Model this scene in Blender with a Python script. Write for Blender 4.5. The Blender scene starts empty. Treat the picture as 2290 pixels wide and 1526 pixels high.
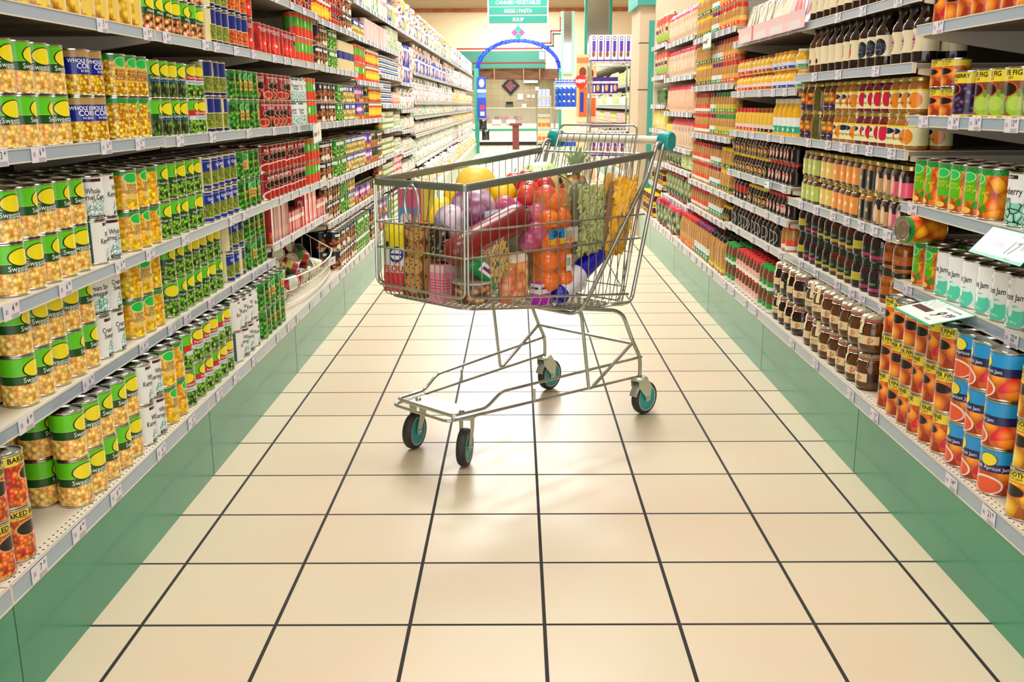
import bpy, math, random
from mathutils import Vector, Matrix
random.seed(7)
PI = math.pi
# ---------------------------------------------------------------- camera, world, lights, exposure
sc = bpy.context.scene
cd = bpy.data.cameras.new('camera'); cam = bpy.data.objects.new('camera', cd)
sc.collection.objects.link(cam); sc.camera = cam
cd.sensor_width = 36; cd.lens = 34.05; cd.clip_start = .05; cd.clip_end = 100
yaw, pit, rol = 0.0065803, 0.2394633, -0.0059458
rt = Vector((math.cos(yaw), math.sin(yaw), 0)); f0 = Vector((-math.sin(yaw), math.cos(yaw), 0)); up = Vector((0, 0, 1))
fw = f0*math.cos(pit) - up*math.sin(pit); u1 = up*math.cos(pit) + f0*math.sin(pit)
r2 = rt*math.cos(rol) + u1*math.sin(rol); u2 = u1*math.cos(rol) - rt*math.sin(rol)
M = Matrix((r2, u2, -fw)).transposed().to_4x4(); M.translation = (0, 0, 1.1257)
cam.matrix_world = M
W = bpy.data.worlds.new('world'); sc.world = W; W.use_nodes = True
W.node_tree.nodes['Background'].inputs[0].default_value = (1, .995, .985, 1)
W.node_tree.nodes['Background'].inputs[1].default_value = 2.1
sc.view_settings.view_transform = 'Standard'; sc.view_settings.look = 'None'
sc.view_settings.exposure = 0.15; sc.view_settings.gamma = 1; sc.view_settings.use_curve_mapping = False
sc.cycles.max_bounces = 6; sc.cycles.diffuse_bounces = 3; sc.cycles.glossy_bounces = 3
sc.cycles.transmission_bounces = 4; sc.cycles.transparent_max_bounces = 10
sc.cycles.caustics_reflective = False; sc.cycles.caustics_refractive = False
sc.cycles.use_denoising = True; sc.cycles.adaptive_threshold = .02; sc.cycles.sample_clamp_indirect = 4
for i, ly in enumerate((1.2, 3.9, 6.6, 9.3, 12.4, 15.8, 19.2, 22.6, 26.0)):
    ld = bpy.data.lights.new('ceiling_tube_light', 'AREA'); ld.shape = 'RECTANGLE'; ld.size = 1.7; ld.size_y = 1.0
    ld.energy = (30, 42, 78, 118, 145, 140, 180, 200, 200)[i]; ld.color = (1, 1, .985)
    lo = bpy.data.objects.new('ceiling_tube_light', ld); lo.location = (0, ly, 3.74); sc.collection.objects.link(lo)
# ---------------------------------------------------------------- helpers
def lin(c):
    if isinstance(c, str):
        c = [int(c[i:i+2], 16)/255 for i in (0, 2, 4)]
        return tuple(x/12.92 if x <= .04045 else ((x+.055)/1.055)**2.4 for x in c) + (1,)
    return tuple(c[:3]) + (1,)
_m = {}
def mat(name, col='888888', rough=.5, metal=0, coat=0, emit=None, es=1, alpha=None, trans=0, noise=None):
    if name in _m: return _m[name]
    m = bpy.data.materials.new(name); m.use_nodes = True; b = m.node_tree.nodes['Principled BSDF']
    b.inputs['Base Color'].default_value = lin(col); b.inputs['Roughness'].default_value = rough
    b.inputs['Metallic'].default_value = metal; b.inputs['Coat Weight'].default_value = coat
    b.inputs['Coat Roughness'].default_value = .08
    if trans: b.inputs['Transmission Weight'].default_value = trans
    if alpha is not None: b.inputs['Alpha'].default_value = alpha
    if emit: b.inputs['Emission Color'].default_value = lin(emit); b.inputs['Emission Strength'].default_value = es
    if noise:   # (scale, second colour)
        T = m.node_tree; tc = T.nodes.new('ShaderNodeTexCoord'); n = T.nodes.new('ShaderNodeTexNoise'); n.inputs['Scale'].default_value = noise[0]; n.inputs['Detail'].default_value = 4
        x = T.nodes.new('ShaderNodeMix'); x.data_type = 'RGBA'; x.inputs[6].default_value = lin(col); x.inputs[7].default_value = lin(noise[1])
        r = T.nodes.new('ShaderNodeMapRange'); r.inputs[1].default_value = .4; r.inputs[2].default_value = .6
        T.links.new(tc.outputs['Object'], n.inputs['Vector']); T.links.new(n.outputs['Fac'], r.inputs[0]); T.links.new(r.outputs[0], x.inputs[0]); T.links.new(x.outputs[2], b.inputs['Base Color'])
    _m[name] = m; return m
class NT:
    """printed label: a base fill with layers of masks in the label's own UV space"""
    def __init__(s, m):
        s.T = m.node_tree; s.uv = s.n('ShaderNodeUVMap'); s.sep = s.n('ShaderNodeSeparateXYZ'); s.l(s.uv.outputs[0], s.sep.inputs[0])
        s.u, s.v = s.sep.outputs[0], s.sep.outputs[1]
    def n(s, t): return s.T.nodes.new(t)
    def l(s, a, b): s.T.links.new(a, b)
    def ma(s, op, a, b=0, c=0):
        n = s.n('ShaderNodeMath'); n.operation = op
        for i, x in enumerate((a, b, c)):
            if hasattr(x, 'is_linked'): s.l(x, n.inputs[i])
            else: n.inputs[i].default_value = x
        return n.outputs[0]
    def band(s, x, a, b): # 1 inside a..b
        return s.ma('LESS_THAN', s.ma('ABSOLUTE', s.ma('SUBTRACT', x, (a+b)/2)), abs(b-a)/2)
    def mask(s, k):
        if k[0] == 'b': return s.band(s.v, k[1], k[2])
        if k[0] == 'r': return s.ma('MULTIPLY', s.band(s.u, k[1], k[2]), s.band(s.v, k[3], k[4]))
        if k[0] == 'e':
            a = s.ma('POWER', s.ma('ABSOLUTE', s.ma('DIVIDE', s.ma('SUBTRACT', s.u, k[1]), k[3])), 2); b = s.ma('POWER', s.ma('ABSOLUTE', s.ma('DIVIDE', s.ma('SUBTRACT', s.v, k[2]), k[4])), 2)
            return s.ma('LESS_THAN', s.ma('ADD', a, b), 1)
        if k[0] == 'd': # diamond
            a = s.ma('ABSOLUTE', s.ma('DIVIDE', s.ma('SUBTRACT', s.u, k[1]), k[3])); b = s.ma('ABSOLUTE', s.ma('DIVIDE', s.ma('SUBTRACT', s.v, k[2]), k[4]))
            return s.ma('LESS_THAN', s.ma('ADD', a, b), 1)
    def fill(s, f):
        if isinstance(f, str): return lin(f)
        k = f[0]
        mp = s.n('ShaderNodeVectorMath'); mp.operation = 'MULTIPLY'; s.l(s.uv.outputs[0], mp.inputs[0]); mp.inputs[1].default_value = (f[1], f[2], 1)
        if k == 'V': # voronoi blobs: su, sv, hi, mid, dark
            v = s.n('ShaderNodeTexVoronoi'); v.inputs['Scale'].default_value = 1; v.inputs['Randomness'].default_value = .85; s.l(mp.outputs[0], v.inputs['Vector'])
            c = s.n('ShaderNodeValToRGB'); e = c.color_ramp.elements; e[0].position = .05; e[0].color = lin(f[3]); e[1].position = .72; e[1].color = lin(f[5])
            x = e.new(.42); x.color = lin(f[4]); s.l(v.outputs['Distance'], c.inputs[0])
            hs = s.n('ShaderNodeHueSaturation'); s.l(c.outputs[0], hs.inputs['Color'])
            sp = s.n('ShaderNodeSeparateXYZ'); s.l(v.outputs['Color'], sp.inputs[0]); s.l(s.ma('MULTIPLY_ADD', sp.outputs[0], .7, .65), hs.inputs['Value'])
            s.l(s.ma('MULTIPLY_ADD', sp.outputs[1], .05, .475), hs.inputs['Hue'])
            return hs.outputs[0]
        if k == 'C': # checker
            v = s.n('ShaderNodeTexChecker'); v.inputs['Scale'].default_value = 1; s.l(mp.outputs[0], v.inputs['Vector']); v.inputs[1].default_value = lin(f[3]); v.inputs[2].default_value = lin(f[4]); return v.outputs[0]
        if k == 'L': # line art
            v = s.n('ShaderNodeTexVoronoi'); v.feature = 'DISTANCE_TO_EDGE'; v.inputs['Scale'].default_value = 1; s.l(mp.outputs[0], v.inputs['Vector'])
            c = s.n('ShaderNodeValToRGB'); c.color_ramp.interpolation = 'CONSTANT'; e = c.color_ramp.elements; e[0].color = lin(f[5]); e[1].position = .07; e[1].color = lin(f[3]); x = e.new(.28); x.color = lin(f[4]); s.l(v.outputs[0], c.inputs[0]); return c.outputs[0]
        if k == 'N':
            v = s.n('ShaderNodeTexNoise'); v.inputs['Scale'].default_value = 1; v.inputs['Detail'].default_value = 3; s.l(mp.outputs[0], v.inputs['Vector'])
            c = s.n('ShaderNodeValToRGB'); e = c.color_ramp.elements; e[0].position = .38; e[0].color = lin(f[3]); e[1].position = .62; e[1].color = lin(f[5]); x = e.new(.5); x.color = lin(f[4]); s.l(v.outputs[0], c.inputs[0]); return c.outputs[0]
def lab(name, base, layers=(), rough=.28, coat=.25, alpha=None, metal=0):
    if name in _m: return _m[name]
    m = mat(name, 'ffffff', rough, metal, coat, alpha=alpha); s = NT(m); cur = s.fill(base)
    for mk, f in layers:
        x = s.n('ShaderNodeMix'); x.data_type = 'RGBA'; s.l(s.mask(mk), x.inputs[0]); fl = s.fill(f)
        for i, c in ((6, cur), (7, fl)):
            if hasattr(c, 'is_linked'): s.l(c, x.inputs[i])
            else: x.inputs[i].default_value = c
        cur = x.outputs[2]
    b = s.T.nodes['Principled BSDF']
    if hasattr(cur, 'is_linked'): s.l(cur, b.inputs['Base Color'])
    else: b.inputs['Base Color'].default_value = cur
    return m
_t = {}
def text2d(s, size, bold=.0, sx=1.0):
    k = (s, size, bold, sx)
    if k in _t: return _t[k]
    c = bpy.data.curves.new('lettering', 'FONT'); c.body = s; c.size = size; c.align_x = 'CENTER'; c.resolution_u = 2; c.offset = bold; c.space_line = .82; c.fill_mode = 'FRONT'
    o = bpy.data.objects.new('lettering', c); me = bpy.data.meshes.new_from_object(o)
    r = ([(v.co.x*sx, v.co.y-size*.33) for v in me.vertices], [tuple(p.vertices) for p in me.polygons])
    bpy.data.objects.remove(o); bpy.data.meshes.remove(me); bpy.data.curves.remove(c); _t[k] = r; return r
class G:
    def __init__(s): s.v = []; s.f = []; s.m = []; s.uv = []; s.sm = []; s.mats = []
    def add(s, vs, fs, m, uvs=None, smooth=True, X=None):
        if m not in s.mats: s.mats.append(m)
        i = s.mats.index(m); o = len(s.v)
        s.v += [tuple(X @ Vector(p)) for p in vs] if X else [tuple(p) for p in vs]
        for k, f in enumerate(fs):
            s.f.append(tuple(o+a for a in f)); s.m.append(i); s.sm.append(smooth)
            s.uv += uvs[k] if uvs else [(0, 0)]*len(f)
        return s
    def lathe(s, prof, m, n=24, z0=0, z1=1, sq=0, X=None, c=(0, 0), smooth=True):
        vs = []; fs = []; uv = []
        for r, z in prof:
            for i in range(n):
                a = (i/n-.5)*2*PI; q = 1
                if sq: q = (1-sq) + sq/max(abs(math.cos(a)), abs(math.sin(a)))
                vs.append((c[0]+r*q*math.cos(a), c[1]+r*q*math.sin(a), z))
        for j in range(len(prof)-1):
            va, vb = (prof[j][1]-z0)/(z1-z0), (prof[j+1][1]-z0)/(z1-z0)
            for i in range(n):
                k = (i+1) % n; fs.append((j*n+i, j*n+k, (j+1)*n+k, (j+1)*n+i)); ua, ub = i/n, (i+1)/n
                uv.append([(ua, va), (ub, va), (ub, vb), (ua, vb)])
        return s.add(vs, fs, m, uv, smooth, X)
    def box(s, x0, x1, y0, y1, z0, z1, m, X=None):
        vs = [(x, y, z) for x in (x0, x1) for y in (y0, y1) for z in (z0, z1)]
        fs = [(4, 6, 7, 5), (2, 0, 1, 3), (0, 4, 5, 1), (6, 2, 3, 7), (1, 5, 7, 3), (0, 2, 6, 4)]
        return s.add(vs, fs, m, [[(0, 0), (1, 0), (1, 1), (0, 1)]]*6, False, X)
    def tube(s, pts, r, m, n=6, closed=False, X=None, caps=True):
        P = [Vector(p) for p in pts]; N = len(P); vs = []; fs = []
        T = []
        for i in range(N):
            a = P[(i-1) % N] if (closed or i > 0) else P[i]; b = P[(i+1) % N] if (closed or i < N-1) else P[i]
            T.append((b-a).normalized())
        ref = Vector((0, 0, 1)) if abs(T[0].z) < .9 else Vector((1, 0, 0))
        nn = (ref - T[0]*ref.dot(T[0])).normalized()
        for i in range(N):
            nn = (nn - T[i]*nn.dot(T[i])).normalized(); bb = T[i].cross(nn)
            for k in range(n):
                a = 2*PI*k/n; vs.append(tuple(P[i] + (nn*math.cos(a)+bb*math.sin(a))*r))
        for i in range(N if closed else N-1):
            j = (i+1) % N
            for k in range(n): l = (k+1) % n; fs.append((i*n+k, i*n+l, j*n+l, j*n+k))
        if caps and not closed: fs += [tuple(range(n))[::-1], tuple((N-1)*n+k for k in range(n))]
        return s.add(vs, fs, m, None, True, X)
    def text(s, st, size, m, fn, bold=0, sx=1):
        v, f = text2d(st, size, bold, sx); return s.add([fn(x, y) for x, y in v], f, m, None, False)
    def cyltext(s, st, size, m, r, zc, a0=0, bold=0, sx=1):
        return s.text(st, size, m, lambda x, y: (r*math.cos(a0+x/r), r*math.sin(a0+x/r), zc+y), bold, sx)
    def sphere(s, c, r, m, n=14, k=9, X=None, nz=0, seed=0):
        rr = random.Random(seed); ph = rr.random()*6; vs = []; fs = []; uv = []
        R = r if isinstance(r, (tuple, list)) else (r, r, r)
        for j in range(k+1):
            t = PI*j/k
            for i in range(n):
                a = 2*PI*i/n; q = 1 + nz*math.sin(3*a+ph+2*t)*math.sin(t)
                vs.append((c[0]+R[0]*q*math.sin(t)*math.cos(a), c[1]+R[1]*q*math.sin(t)*math.sin(a), c[2]+R[2]*math.cos(t)))
        for j in range(k):
            for i in range(n): l = (i+1) % n; fs.append((j*n+i, (j+1)*n+i, (j+1)*n+l, j*n+l)); uv.append([(i/n, 1-j/k), (i/n, 1-(j+1)/k), ((i+1)/n, 1-(j+1)/k), ((i+1)/n, 1-j/k)])
        return s.add(vs, fs, m, uv, True, X)
    def pillow(s, w, h, d, m, X=None, nu=14, nv=14, seed=1, lump=.05, crimp=.04, tw=1.0):
        """sealed bag: width along y, height along z, depth along x; front is +x"""
        rr = random.Random(seed); ph = [rr.random()*6 for _ in range(6)]; vs = []; fs = []; uv = []
        for sd in (1, -1):
            for j in range(nv+1):
                v = j/nv
                for i in range(nu+1):
                    u = i/nu; q = (max(0, 1-abs(2*u-1)**2.6)*max(0, 1-abs(2*v-1)**3.5))**.5
                    L = 1 + lump*(math.sin(9*u+ph[0]+5*v)+math.sin(13*v+ph[1]-4*u)+.6*math.sin(21*u+17*v+ph[2]))
                    wv = 1 - .10*abs(math.sin(PI*v))**.5*(1-tw)
                    y = (u-.5)*w*wv*(1 - .06*math.sin(PI*v)); e = crimp*w*.12*math.sin(30*u+ph[3])*(1-q)
                    vs.append((sd*d/2*q*L+e, y, v*h)) 
            b = (nu+1)*(nv+1)*(0 if sd == 1 else 1)
            for j in range(nv):
                for i in range(nu):
                    a = b+j*(nu+1)+i; q4 = (a, a+1, a+nu+2, a+nu+1); U = [(i/nu, j/nv), ((i+1)/nu, j/nv), ((i+1)/nu, (j+1)/nv), (i/nu, (j+1)/nv)]
                    if sd == 1: fs.append(q4); uv.append(U)
                    else: fs.append(q4[::-1]); uv.append(U[::-1])
        return s.add(vs, fs, m, uv, True, X)
    def mesh(s, name, ang=40):
        me = bpy.data.meshes.new(name); me.from_pydata(s.v, [], s.f)
        for m in s.mats: me.materials.append(m)
        me.polygons.foreach_set('material_index', s.m); me.polygons.foreach_set('use_smooth', s.sm)
        u = me.uv_layers.new(name='UVMap'); u.data.foreach_set('uv', [c for p in s.uv for c in p])
        if any(s.sm): me.set_sharp_from_angle(angle=math.radians(ang))
        me.update(); return me
    def obj(s, name, parent=None, label=None, cat=None, group=None, kind=None, loc=None, ang=40):
        return link(name, s.mesh(name, ang), parent, label, cat, group, kind, loc)
link_c = sc.collection.objects.link
def link(name, me, parent=None, label=None, cat=None, group=None, kind=None, loc=None, rz=None):
    o = bpy.data.objects.new(name, me); link_c(o)
    if parent: o.parent = parent
    if loc: o.location = loc
    if rz: o.rotation_euler = (0, 0, rz)
    if label: o['label'] = label
    if cat: o['category'] = cat
    if group: o['group'] = group
    if kind: o['kind'] = kind
    return o
def ident(x, y): return x, y
WT = mat('print_white', 'ffffff', .4); BK = mat('print_black', '0a0806', .4); BR = mat('print_brown', '6a2c10', .4); YT = mat('print_yellow', 'ffe84a', .4); GT = mat('print_green', '0f6a50', .4); RD = mat('print_red', 'd01818', .4)
steel = mat('tin_plate', 'c9c6bb', .22, 1); chrome = mat('chrome_wire', 'dcdcd6', .24, 1); wire_w = mat('cream_wire', 'f2ecd8', .35, 0, .3)
# ---------------------------------------------------------------- setting
def floor_mat():
    m = mat('floor_tiles', 'ffffff', .26, 0, .0); T = m.node_tree; b = T.nodes['Principled BSDF']; s = NT(m)
    g = s.n('ShaderNodeNewGeometry'); sp = s.n('ShaderNodeSeparateXYZ'); s.l(g.outputs['Position'], sp.inputs[0])
    def ln(x, o): # distance to nearest grout line
        a = s.ma('PINGPONG', s.ma('SUBTRACT', x, o-30), .15); return s.ma('LESS_THAN', a, .0042)
    gr = s.ma('MAXIMUM', ln(sp.outputs[0], -.8441), ln(sp.outputs[1], 1.9458))
    n = s.n('ShaderNodeTexNoise'); n.inputs['Scale'].default_value = 2.2; s.l(g.outputs['Position'], n.inputs['Vector'])
    n2 = s.n('ShaderNodeTexNoise'); n2.inputs['Scale'].default_value = 260; s.l(g.outputs['Position'], n2.inputs['Vector'])
    cr = s.n('ShaderNodeValToRGB'); e = cr.color_ramp.elements; e[0].position = .35; e[0].color = lin('d6c8ac'); e[1].position = .65; e[1].color = lin('d9c4a8'); s.l(n.outputs[0], cr.inputs[0])
    wn = s.n('ShaderNodeTexWhiteNoise'); wn.noise_dimensions = '2D'; cb = s.n('ShaderNodeCombineXYZ')
    for i, o in ((0, -.8441), (1, 1.9458)): s.l(s.ma('FLOOR', s.ma('DIVIDE', s.ma('SUBTRACT', sp.outputs[i], o), .3)), cb.inputs[i])
    s.l(cb.outputs[0], wn.inputs['Vector'])
    hv = s.n('ShaderNodeHueSaturation'); s.l(cr.outputs[0], hv.inputs['Color']); s.l(s.ma('ADD', s.ma('MULTIPLY_ADD', wn.outputs[0], .05, .955), s.ma('MULTIPLY_ADD', n2.outputs[0], .08, -.04)), hv.inputs['Value'])
    x = s.n('ShaderNodeMix'); x.data_type = 'RGBA'; s.l(gr, x.inputs[0]); s.l(hv.outputs[0], x.inputs[6]); x.inputs[7].default_value = lin('120d0a'); s.l(x.outputs[2], b.inputs['Base Color'])
    s.l(s.ma('MULTIPLY_ADD', gr, .4, .33), b.inputs['Roughness'])
    bp = s.n('ShaderNodeBump'); bp.inputs['Distance'].default_value = .001; bp.inputs['Strength'].default_value = .6; s.l(s.ma('SUBTRACT', 1, gr), bp.inputs['Height']); s.l(bp.outputs[0], b.inputs['Normal'])
    return m
G().box(-7, 7, -4, 32, -.1, 0, floor_mat()).obj('floor', kind='structure')
G().box(-7, 7, -4, 32, 3.92, 4.0, mat('ceiling_paint', 'f1e9dc', .8)).obj('ceiling', kind='structure')
cream = mat('cream_wall', 'f3dfbb', .7)
G().box(-7.1, -7, -4, 32, 0, 4, cream).obj('wall_left', kind='structure')
G().box(7, 7.1, -4, 32, 0, 4, cream).obj('wall_right', kind='structure')
# ---------------------------------------------------------------- shelving
LX, RX, LP, RP = -1.02, 1.12, -.957, 1.048
SB = [.455, 1.655, 2.853, 4.043, 5.243, 6.44, 7.64, 8.84, 10.04, 11.24, 12.44, 13.64, 14.84, 16.04, 17.24, 18.44, 19.64, 20.84, 22.04, 23.24]
LZ = {0: [.252, .507, .745], 1: [.252, .507, .745, 1.045, 1.337], 2: [.252, .507, .745, 1.041, 1.337], 3: [.252, .562, .745, 1.039, 1.336, 1.583], 4: [.252, .506, .73, 1.039, 1.332, 1.57],
      5: [.252, .506, .73, 1.037, 1.288, 1.565, 1.785], 6: [.252, .5, .745, .945, 1.136, 1.36, 1.565, 1.785], 7: [.252, .5, .7, .906, 1.09, 1.33, 1.785]}
for k in range(8, 19): LZ[k] = [.252, .55, .836, 1.014, 1.163, 1.45, 1.785]
RZ = {0: [.252], 1: [.252, .618, .847, 1.09, 1.335], 2: [.252, .52, .75, .993, 1.237, 1.43], 3: [.252, .51, .652, .79, .992, 1.186, 1.432], 4: [.252, .492, .654, .949, 1.23, 1.516], 5: [.252, .455, .685, .83, 1.07, 1.31, 1.555],
      6: [.252, .5, .66, .93, 1.12, 1.34, 1.58]}
ORD = 'bottom second third fourth fifth sixth seventh eighth ninth tenth eleventh twelfth thirteenth fourteenth fifteenth sixteenth seventeenth eighteenth nineteenth twentieth'.split()
NTH = ['first'] + ORD[1:]
def nth(i): return NTH[i] if i < 20 else '%dth' % (i+1)
under_shade_m = mat('shelf_underside_shade', '978b78', .55); white_m = mat('white_shelf_metal', 'ddd3bd', .45); inner_m = mat('gondola_back', '5a5348', .6)  # underside and back colours darkened to deepen the shade between shelves
rail_m = mat('grey_price_rail', '9fb2c2', .3, 0, .3); plinth_m = mat('green_plinth', '2f9470', .3, 0, .25, noise=(3, '2c8a6a')); ticket_m = mat('price_ticket_paper', 'e4dfea', .5); seam_m = mat('dark_seam', '1d2a24', .6)
grey_t = mat('ticket_grey_print', '77727c', .5)
PR = {('L', 1, 0): [(1.76, '7 35'), (1.94, '4 99'), (2.14, '6 95'), (2.44, '6 49'), (2.69, '6 95')], ('L', 1, 1): [(1.9, '6 49'), (2.2, '6 95'), (2.55, '6 45'), (2.77, '6 95')], ('L', 1, 2): [(1.9, '4 99'), (2.14, '6 85'), (2.45, '6 49'), (2.66, '6 95')],
      ('L', 1, 3): [(1.93, '3 49'), (2.09, '6 85'), (2.44, '6 45'), (2.66, '6 95')], ('L', 1, 4): [(2.49, '5 99'), (2.79, '8 95')], ('L', 2, 2): [(2.95, '6 99'), (3.45, '7 49'), (3.62, '7 99')], ('L', 2, 3): [(2.98, '7 99'), (3.3, '8 49'), (3.75, '8 99')], ('L', 2, 4): [(2.94, '8 95'), (3.3, '9 49'), (3.42, '9 99'), (3.66, '9 49'), (3.9, '9 99')],
      ('R', 1, 0): [(2.01, '21 79'), (2.2, '14 79'), (2.72, '13 79')], ('R', 1, 1): [(2.14, '22 49'), (2.02, '22 49'), (2.74, '12 99')], ('R', 1, 3): [(2.25, '13 49'), (2.43, '16 99'), (2.55, '16 99'), (2.74, '5 99')], ('R', 1, 4): [(2.7, '9 99')], ('R', 1, 2): [(2.76, '14 99')],
      ('R', 2, 0): [(2.93, '22 79'), (3.3, '22 79'), (3.6, '22 79')], ('R', 2, 3): [(2.95, '22 79'), (3.14, '22 79'), (3.28, '22 79'), (3.4, '22 79'), (3.56, '18 99'), (3.8, '18 99')], ('R', 2, 4): [(3.14, '21 49'), (3.5, '21 49'), (3.78, '19 99')], ('R', 2, 5): [(3.0, '24 99'), (3.3, '24 99'), (3.55, '24 99')],
      ('R', 2, 2): [(2.93, '17 99'), (3.04, '17 99'), (3.16, '17 99'), (3.3, '16 99'), (3.45, '16 99'), (3.65, '16 99'), (3.85, '16 99')], ('R', 2, 1): [(2.92, '28 99'), (3.1, '31 99'), (3.2, '31 99'), (3.35, '28 99'), (3.6, '28 99'), (3.8, '28 99')]}
tick_cache = {}
def ticket_mesh(txt, sgn):
    k = (txt, sgn)
    if k in tick_cache: return tick_cache[k]
    g = G(); g.box(-.0006, .0006, -.031, .031, -.0165, .0165, ticket_m)
    if txt:
        a, b = txt.split(); fn = lambda dx, dz: (lambda x, y: (.0009, dx+x, dz+y))
        g.text(a, .021, BK, fn(.006, .005), .0002, .8); g.text(b, .011, BK, fn(.0205, .009), .0001, .85); g.text('||||||||||||', .010, grey_t, fn(.012, -.010))
        g.text('RRRRR\nRRRR\nRRRRR', .004, grey_t, fn(-.020, .004))
    tick_cache[k] = g.mesh('price_ticket'); return tick_cache[k]
def bay(side, k):
    L = side == 'L'; s = 1 if L else -1          # s: direction of the aisle
    y0, y1 = SB[k], SB[k+1]
    if not L and k == 6: y1 = 8.38
    FX, PX = (LX, LP) if L else (RX, RP); BX = FX - s*.44; zs = (LZ if L else RZ)[k]
    nm = '%s bay of the %s' % (NTH[k-1] if k else 'frame-edge', 'canned vegetable wall' if L else 'jam and spread wall')
    t = bpy.data.objects.new('shelving_unit', None); t.location = (FX, (y0+y1)/2, 0); link_c(t)
    t['label'] = ('grey-railed shelving unit over green plinth, %s' % nm); t['category'] = 'shelving'; t['group'] = 'shelving units of the %s' % ('canned vegetable wall' if L else 'jam and spread wall')
    O = Vector((FX, (y0+y1)/2, 0)); hl = (y1-y0)/2
    def bx(g, xa, xb, ya, yb, za, zb, m): g.box(min(xa, xb)-O.x, max(xa, xb)-O.x, ya, yb, za, zb, m)
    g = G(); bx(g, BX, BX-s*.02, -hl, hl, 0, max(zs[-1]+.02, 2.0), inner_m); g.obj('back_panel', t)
    g = G(); bx(g, PX, BX, -hl+.001, hl-.001, 0, .209, plinth_m); bx(g, PX+s*.0006, PX-s*.001, hl-.0012, hl-.0002, 0, .208, seam_m); g.obj('plinth', t)
    for i, z in enumerate(zs):
        fx = PX if i == 0 else FX; th = .042 if i == 0 else .031; T = (lambda: None)
        g = G(); bx(g, fx-s*.002, BX, -hl+.002, hl-.002, z-.018, z-.006, under_shade_m); bx(g, fx-s*.002, BX, -hl+.002, hl-.002, z-.006, z-.004, white_m)
        if i == 0 and k < 4 and side in 'LR':
            for q in range(60): # perforated lip
                yy = -hl+.02+q*(2*hl-.04)/59
                for dx in (.012, .024): bx(g, fx-s*dx, fx-s*(dx+.004), yy+(.01 if dx > .02 else 0), yy+.005+(.01 if dx > .02 else 0), z-.0041, z-.0038, seam_m)
        sh = g.obj('shelf', t)
        g = G(); bx(g, fx, fx-s*.003, -hl+.003, hl-.003, z-th, z, rail_m); bx(g, fx+s*.0012, fx, -hl+.003, hl-.003, z-.003, z, white_m); bx(g, fx+s*.0012, fx, -hl+.003, hl-.003, z-th, z-th+.003, white_m)
        bx(g, fx+s*.0005, fx-s*.01, -hl-.002, -hl+.004, z-th, z-.002, white_m)
        g.obj('price_rail', sh)
        if i and k < 8:
            for yy in (-hl+.004, hl-.012):
                g = G(); x0, x1 = fx-s*.02-O.x, BX-O.x; vs = [(x0, yy, z-.018), (x0, yy, z-.034), (x1, yy, z-.10), (x1, yy, z-.018)]; vs += [(a, yy+.008, c) for a, b, c in vs]
                g.add(vs, [(0, 1, 2, 3), (7, 6, 5, 4), (0, 4, 5, 1), (1, 5, 6, 2), (2, 6, 7, 3)], white_m, None, False)
                g.obj('bracket', sh)
        if k < 8:
            ps = PR.get((side, k, i))
            if ps is None:
                n = {0: 2}.get(k, 5 if k < 4 else 7); ps = [(y0+(j+.5+random.uniform(-.3, .3))*(y1-y0)/n, None if k > 4 else random.choice(['12 99', '8 49', '16 99', '9 79'])) for j in range(n)]
            for yy, tx in ps:
                o = link('price_ticket', ticket_mesh(tx, s), sh, loc=(fx+s*.0022-O.x, yy-O.y, z-th/2-.001), rz=0 if L else PI)
    return t
# ---------------------------------------------------------------- products
KIND = {}
class K:  # one kind of product: meshes and words
    def __init__(s, name, desc, cat, w, d, h, build):
        s.name, s.desc, s.cat, s.w, s.d, s.h, s.build = name, desc, cat, w, d, h, build; s.c = {}
    def get(s, far):
        if far not in s.c: s.c[far] = s.build(far)
        return s.c[far]
def reg(key, *a): KIND[key] = K(*a)
def can_k(key, name, desc, labm, r=.0365, h=.110, texts=(), tin=steel):
    def b(far):
        n = 12 if far else 30; g = G()
        g.lathe([(.0001, .003), (r-.004, .003), (r-.003, 0), (r, .0005), (r, .0035), (r-.0012, .005), (r-.0012, h-.005), (r, h-.0035), (r, h-.0005), (r-.003, h), (r-.0042, h-.004), (r*.78, h-.0042), (r*.74, h-.0032), (r*.70, h-.0042), (r*.45, h-.0042), (r*.42, h-.0034), (.0001, h-.0034)], tin, n)
        L = g if far else G(); L.lathe([(r-.0004, .0045), (r-.0004, h-.0048)], labm, n, 0, h)
        if not far:
            for t in texts:
                st, size, v, col = t[:4]; L.cyltext(st, size, col, r+.0002, v*h, *(t[4:] or ()))
        return [(None, g.mesh(name, 30))] + ([] if far else [('label', L.mesh('label'))])
    reg(key, name, desc, 'can', 2*r+.0035, 2*r+.004, h, b)
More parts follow.
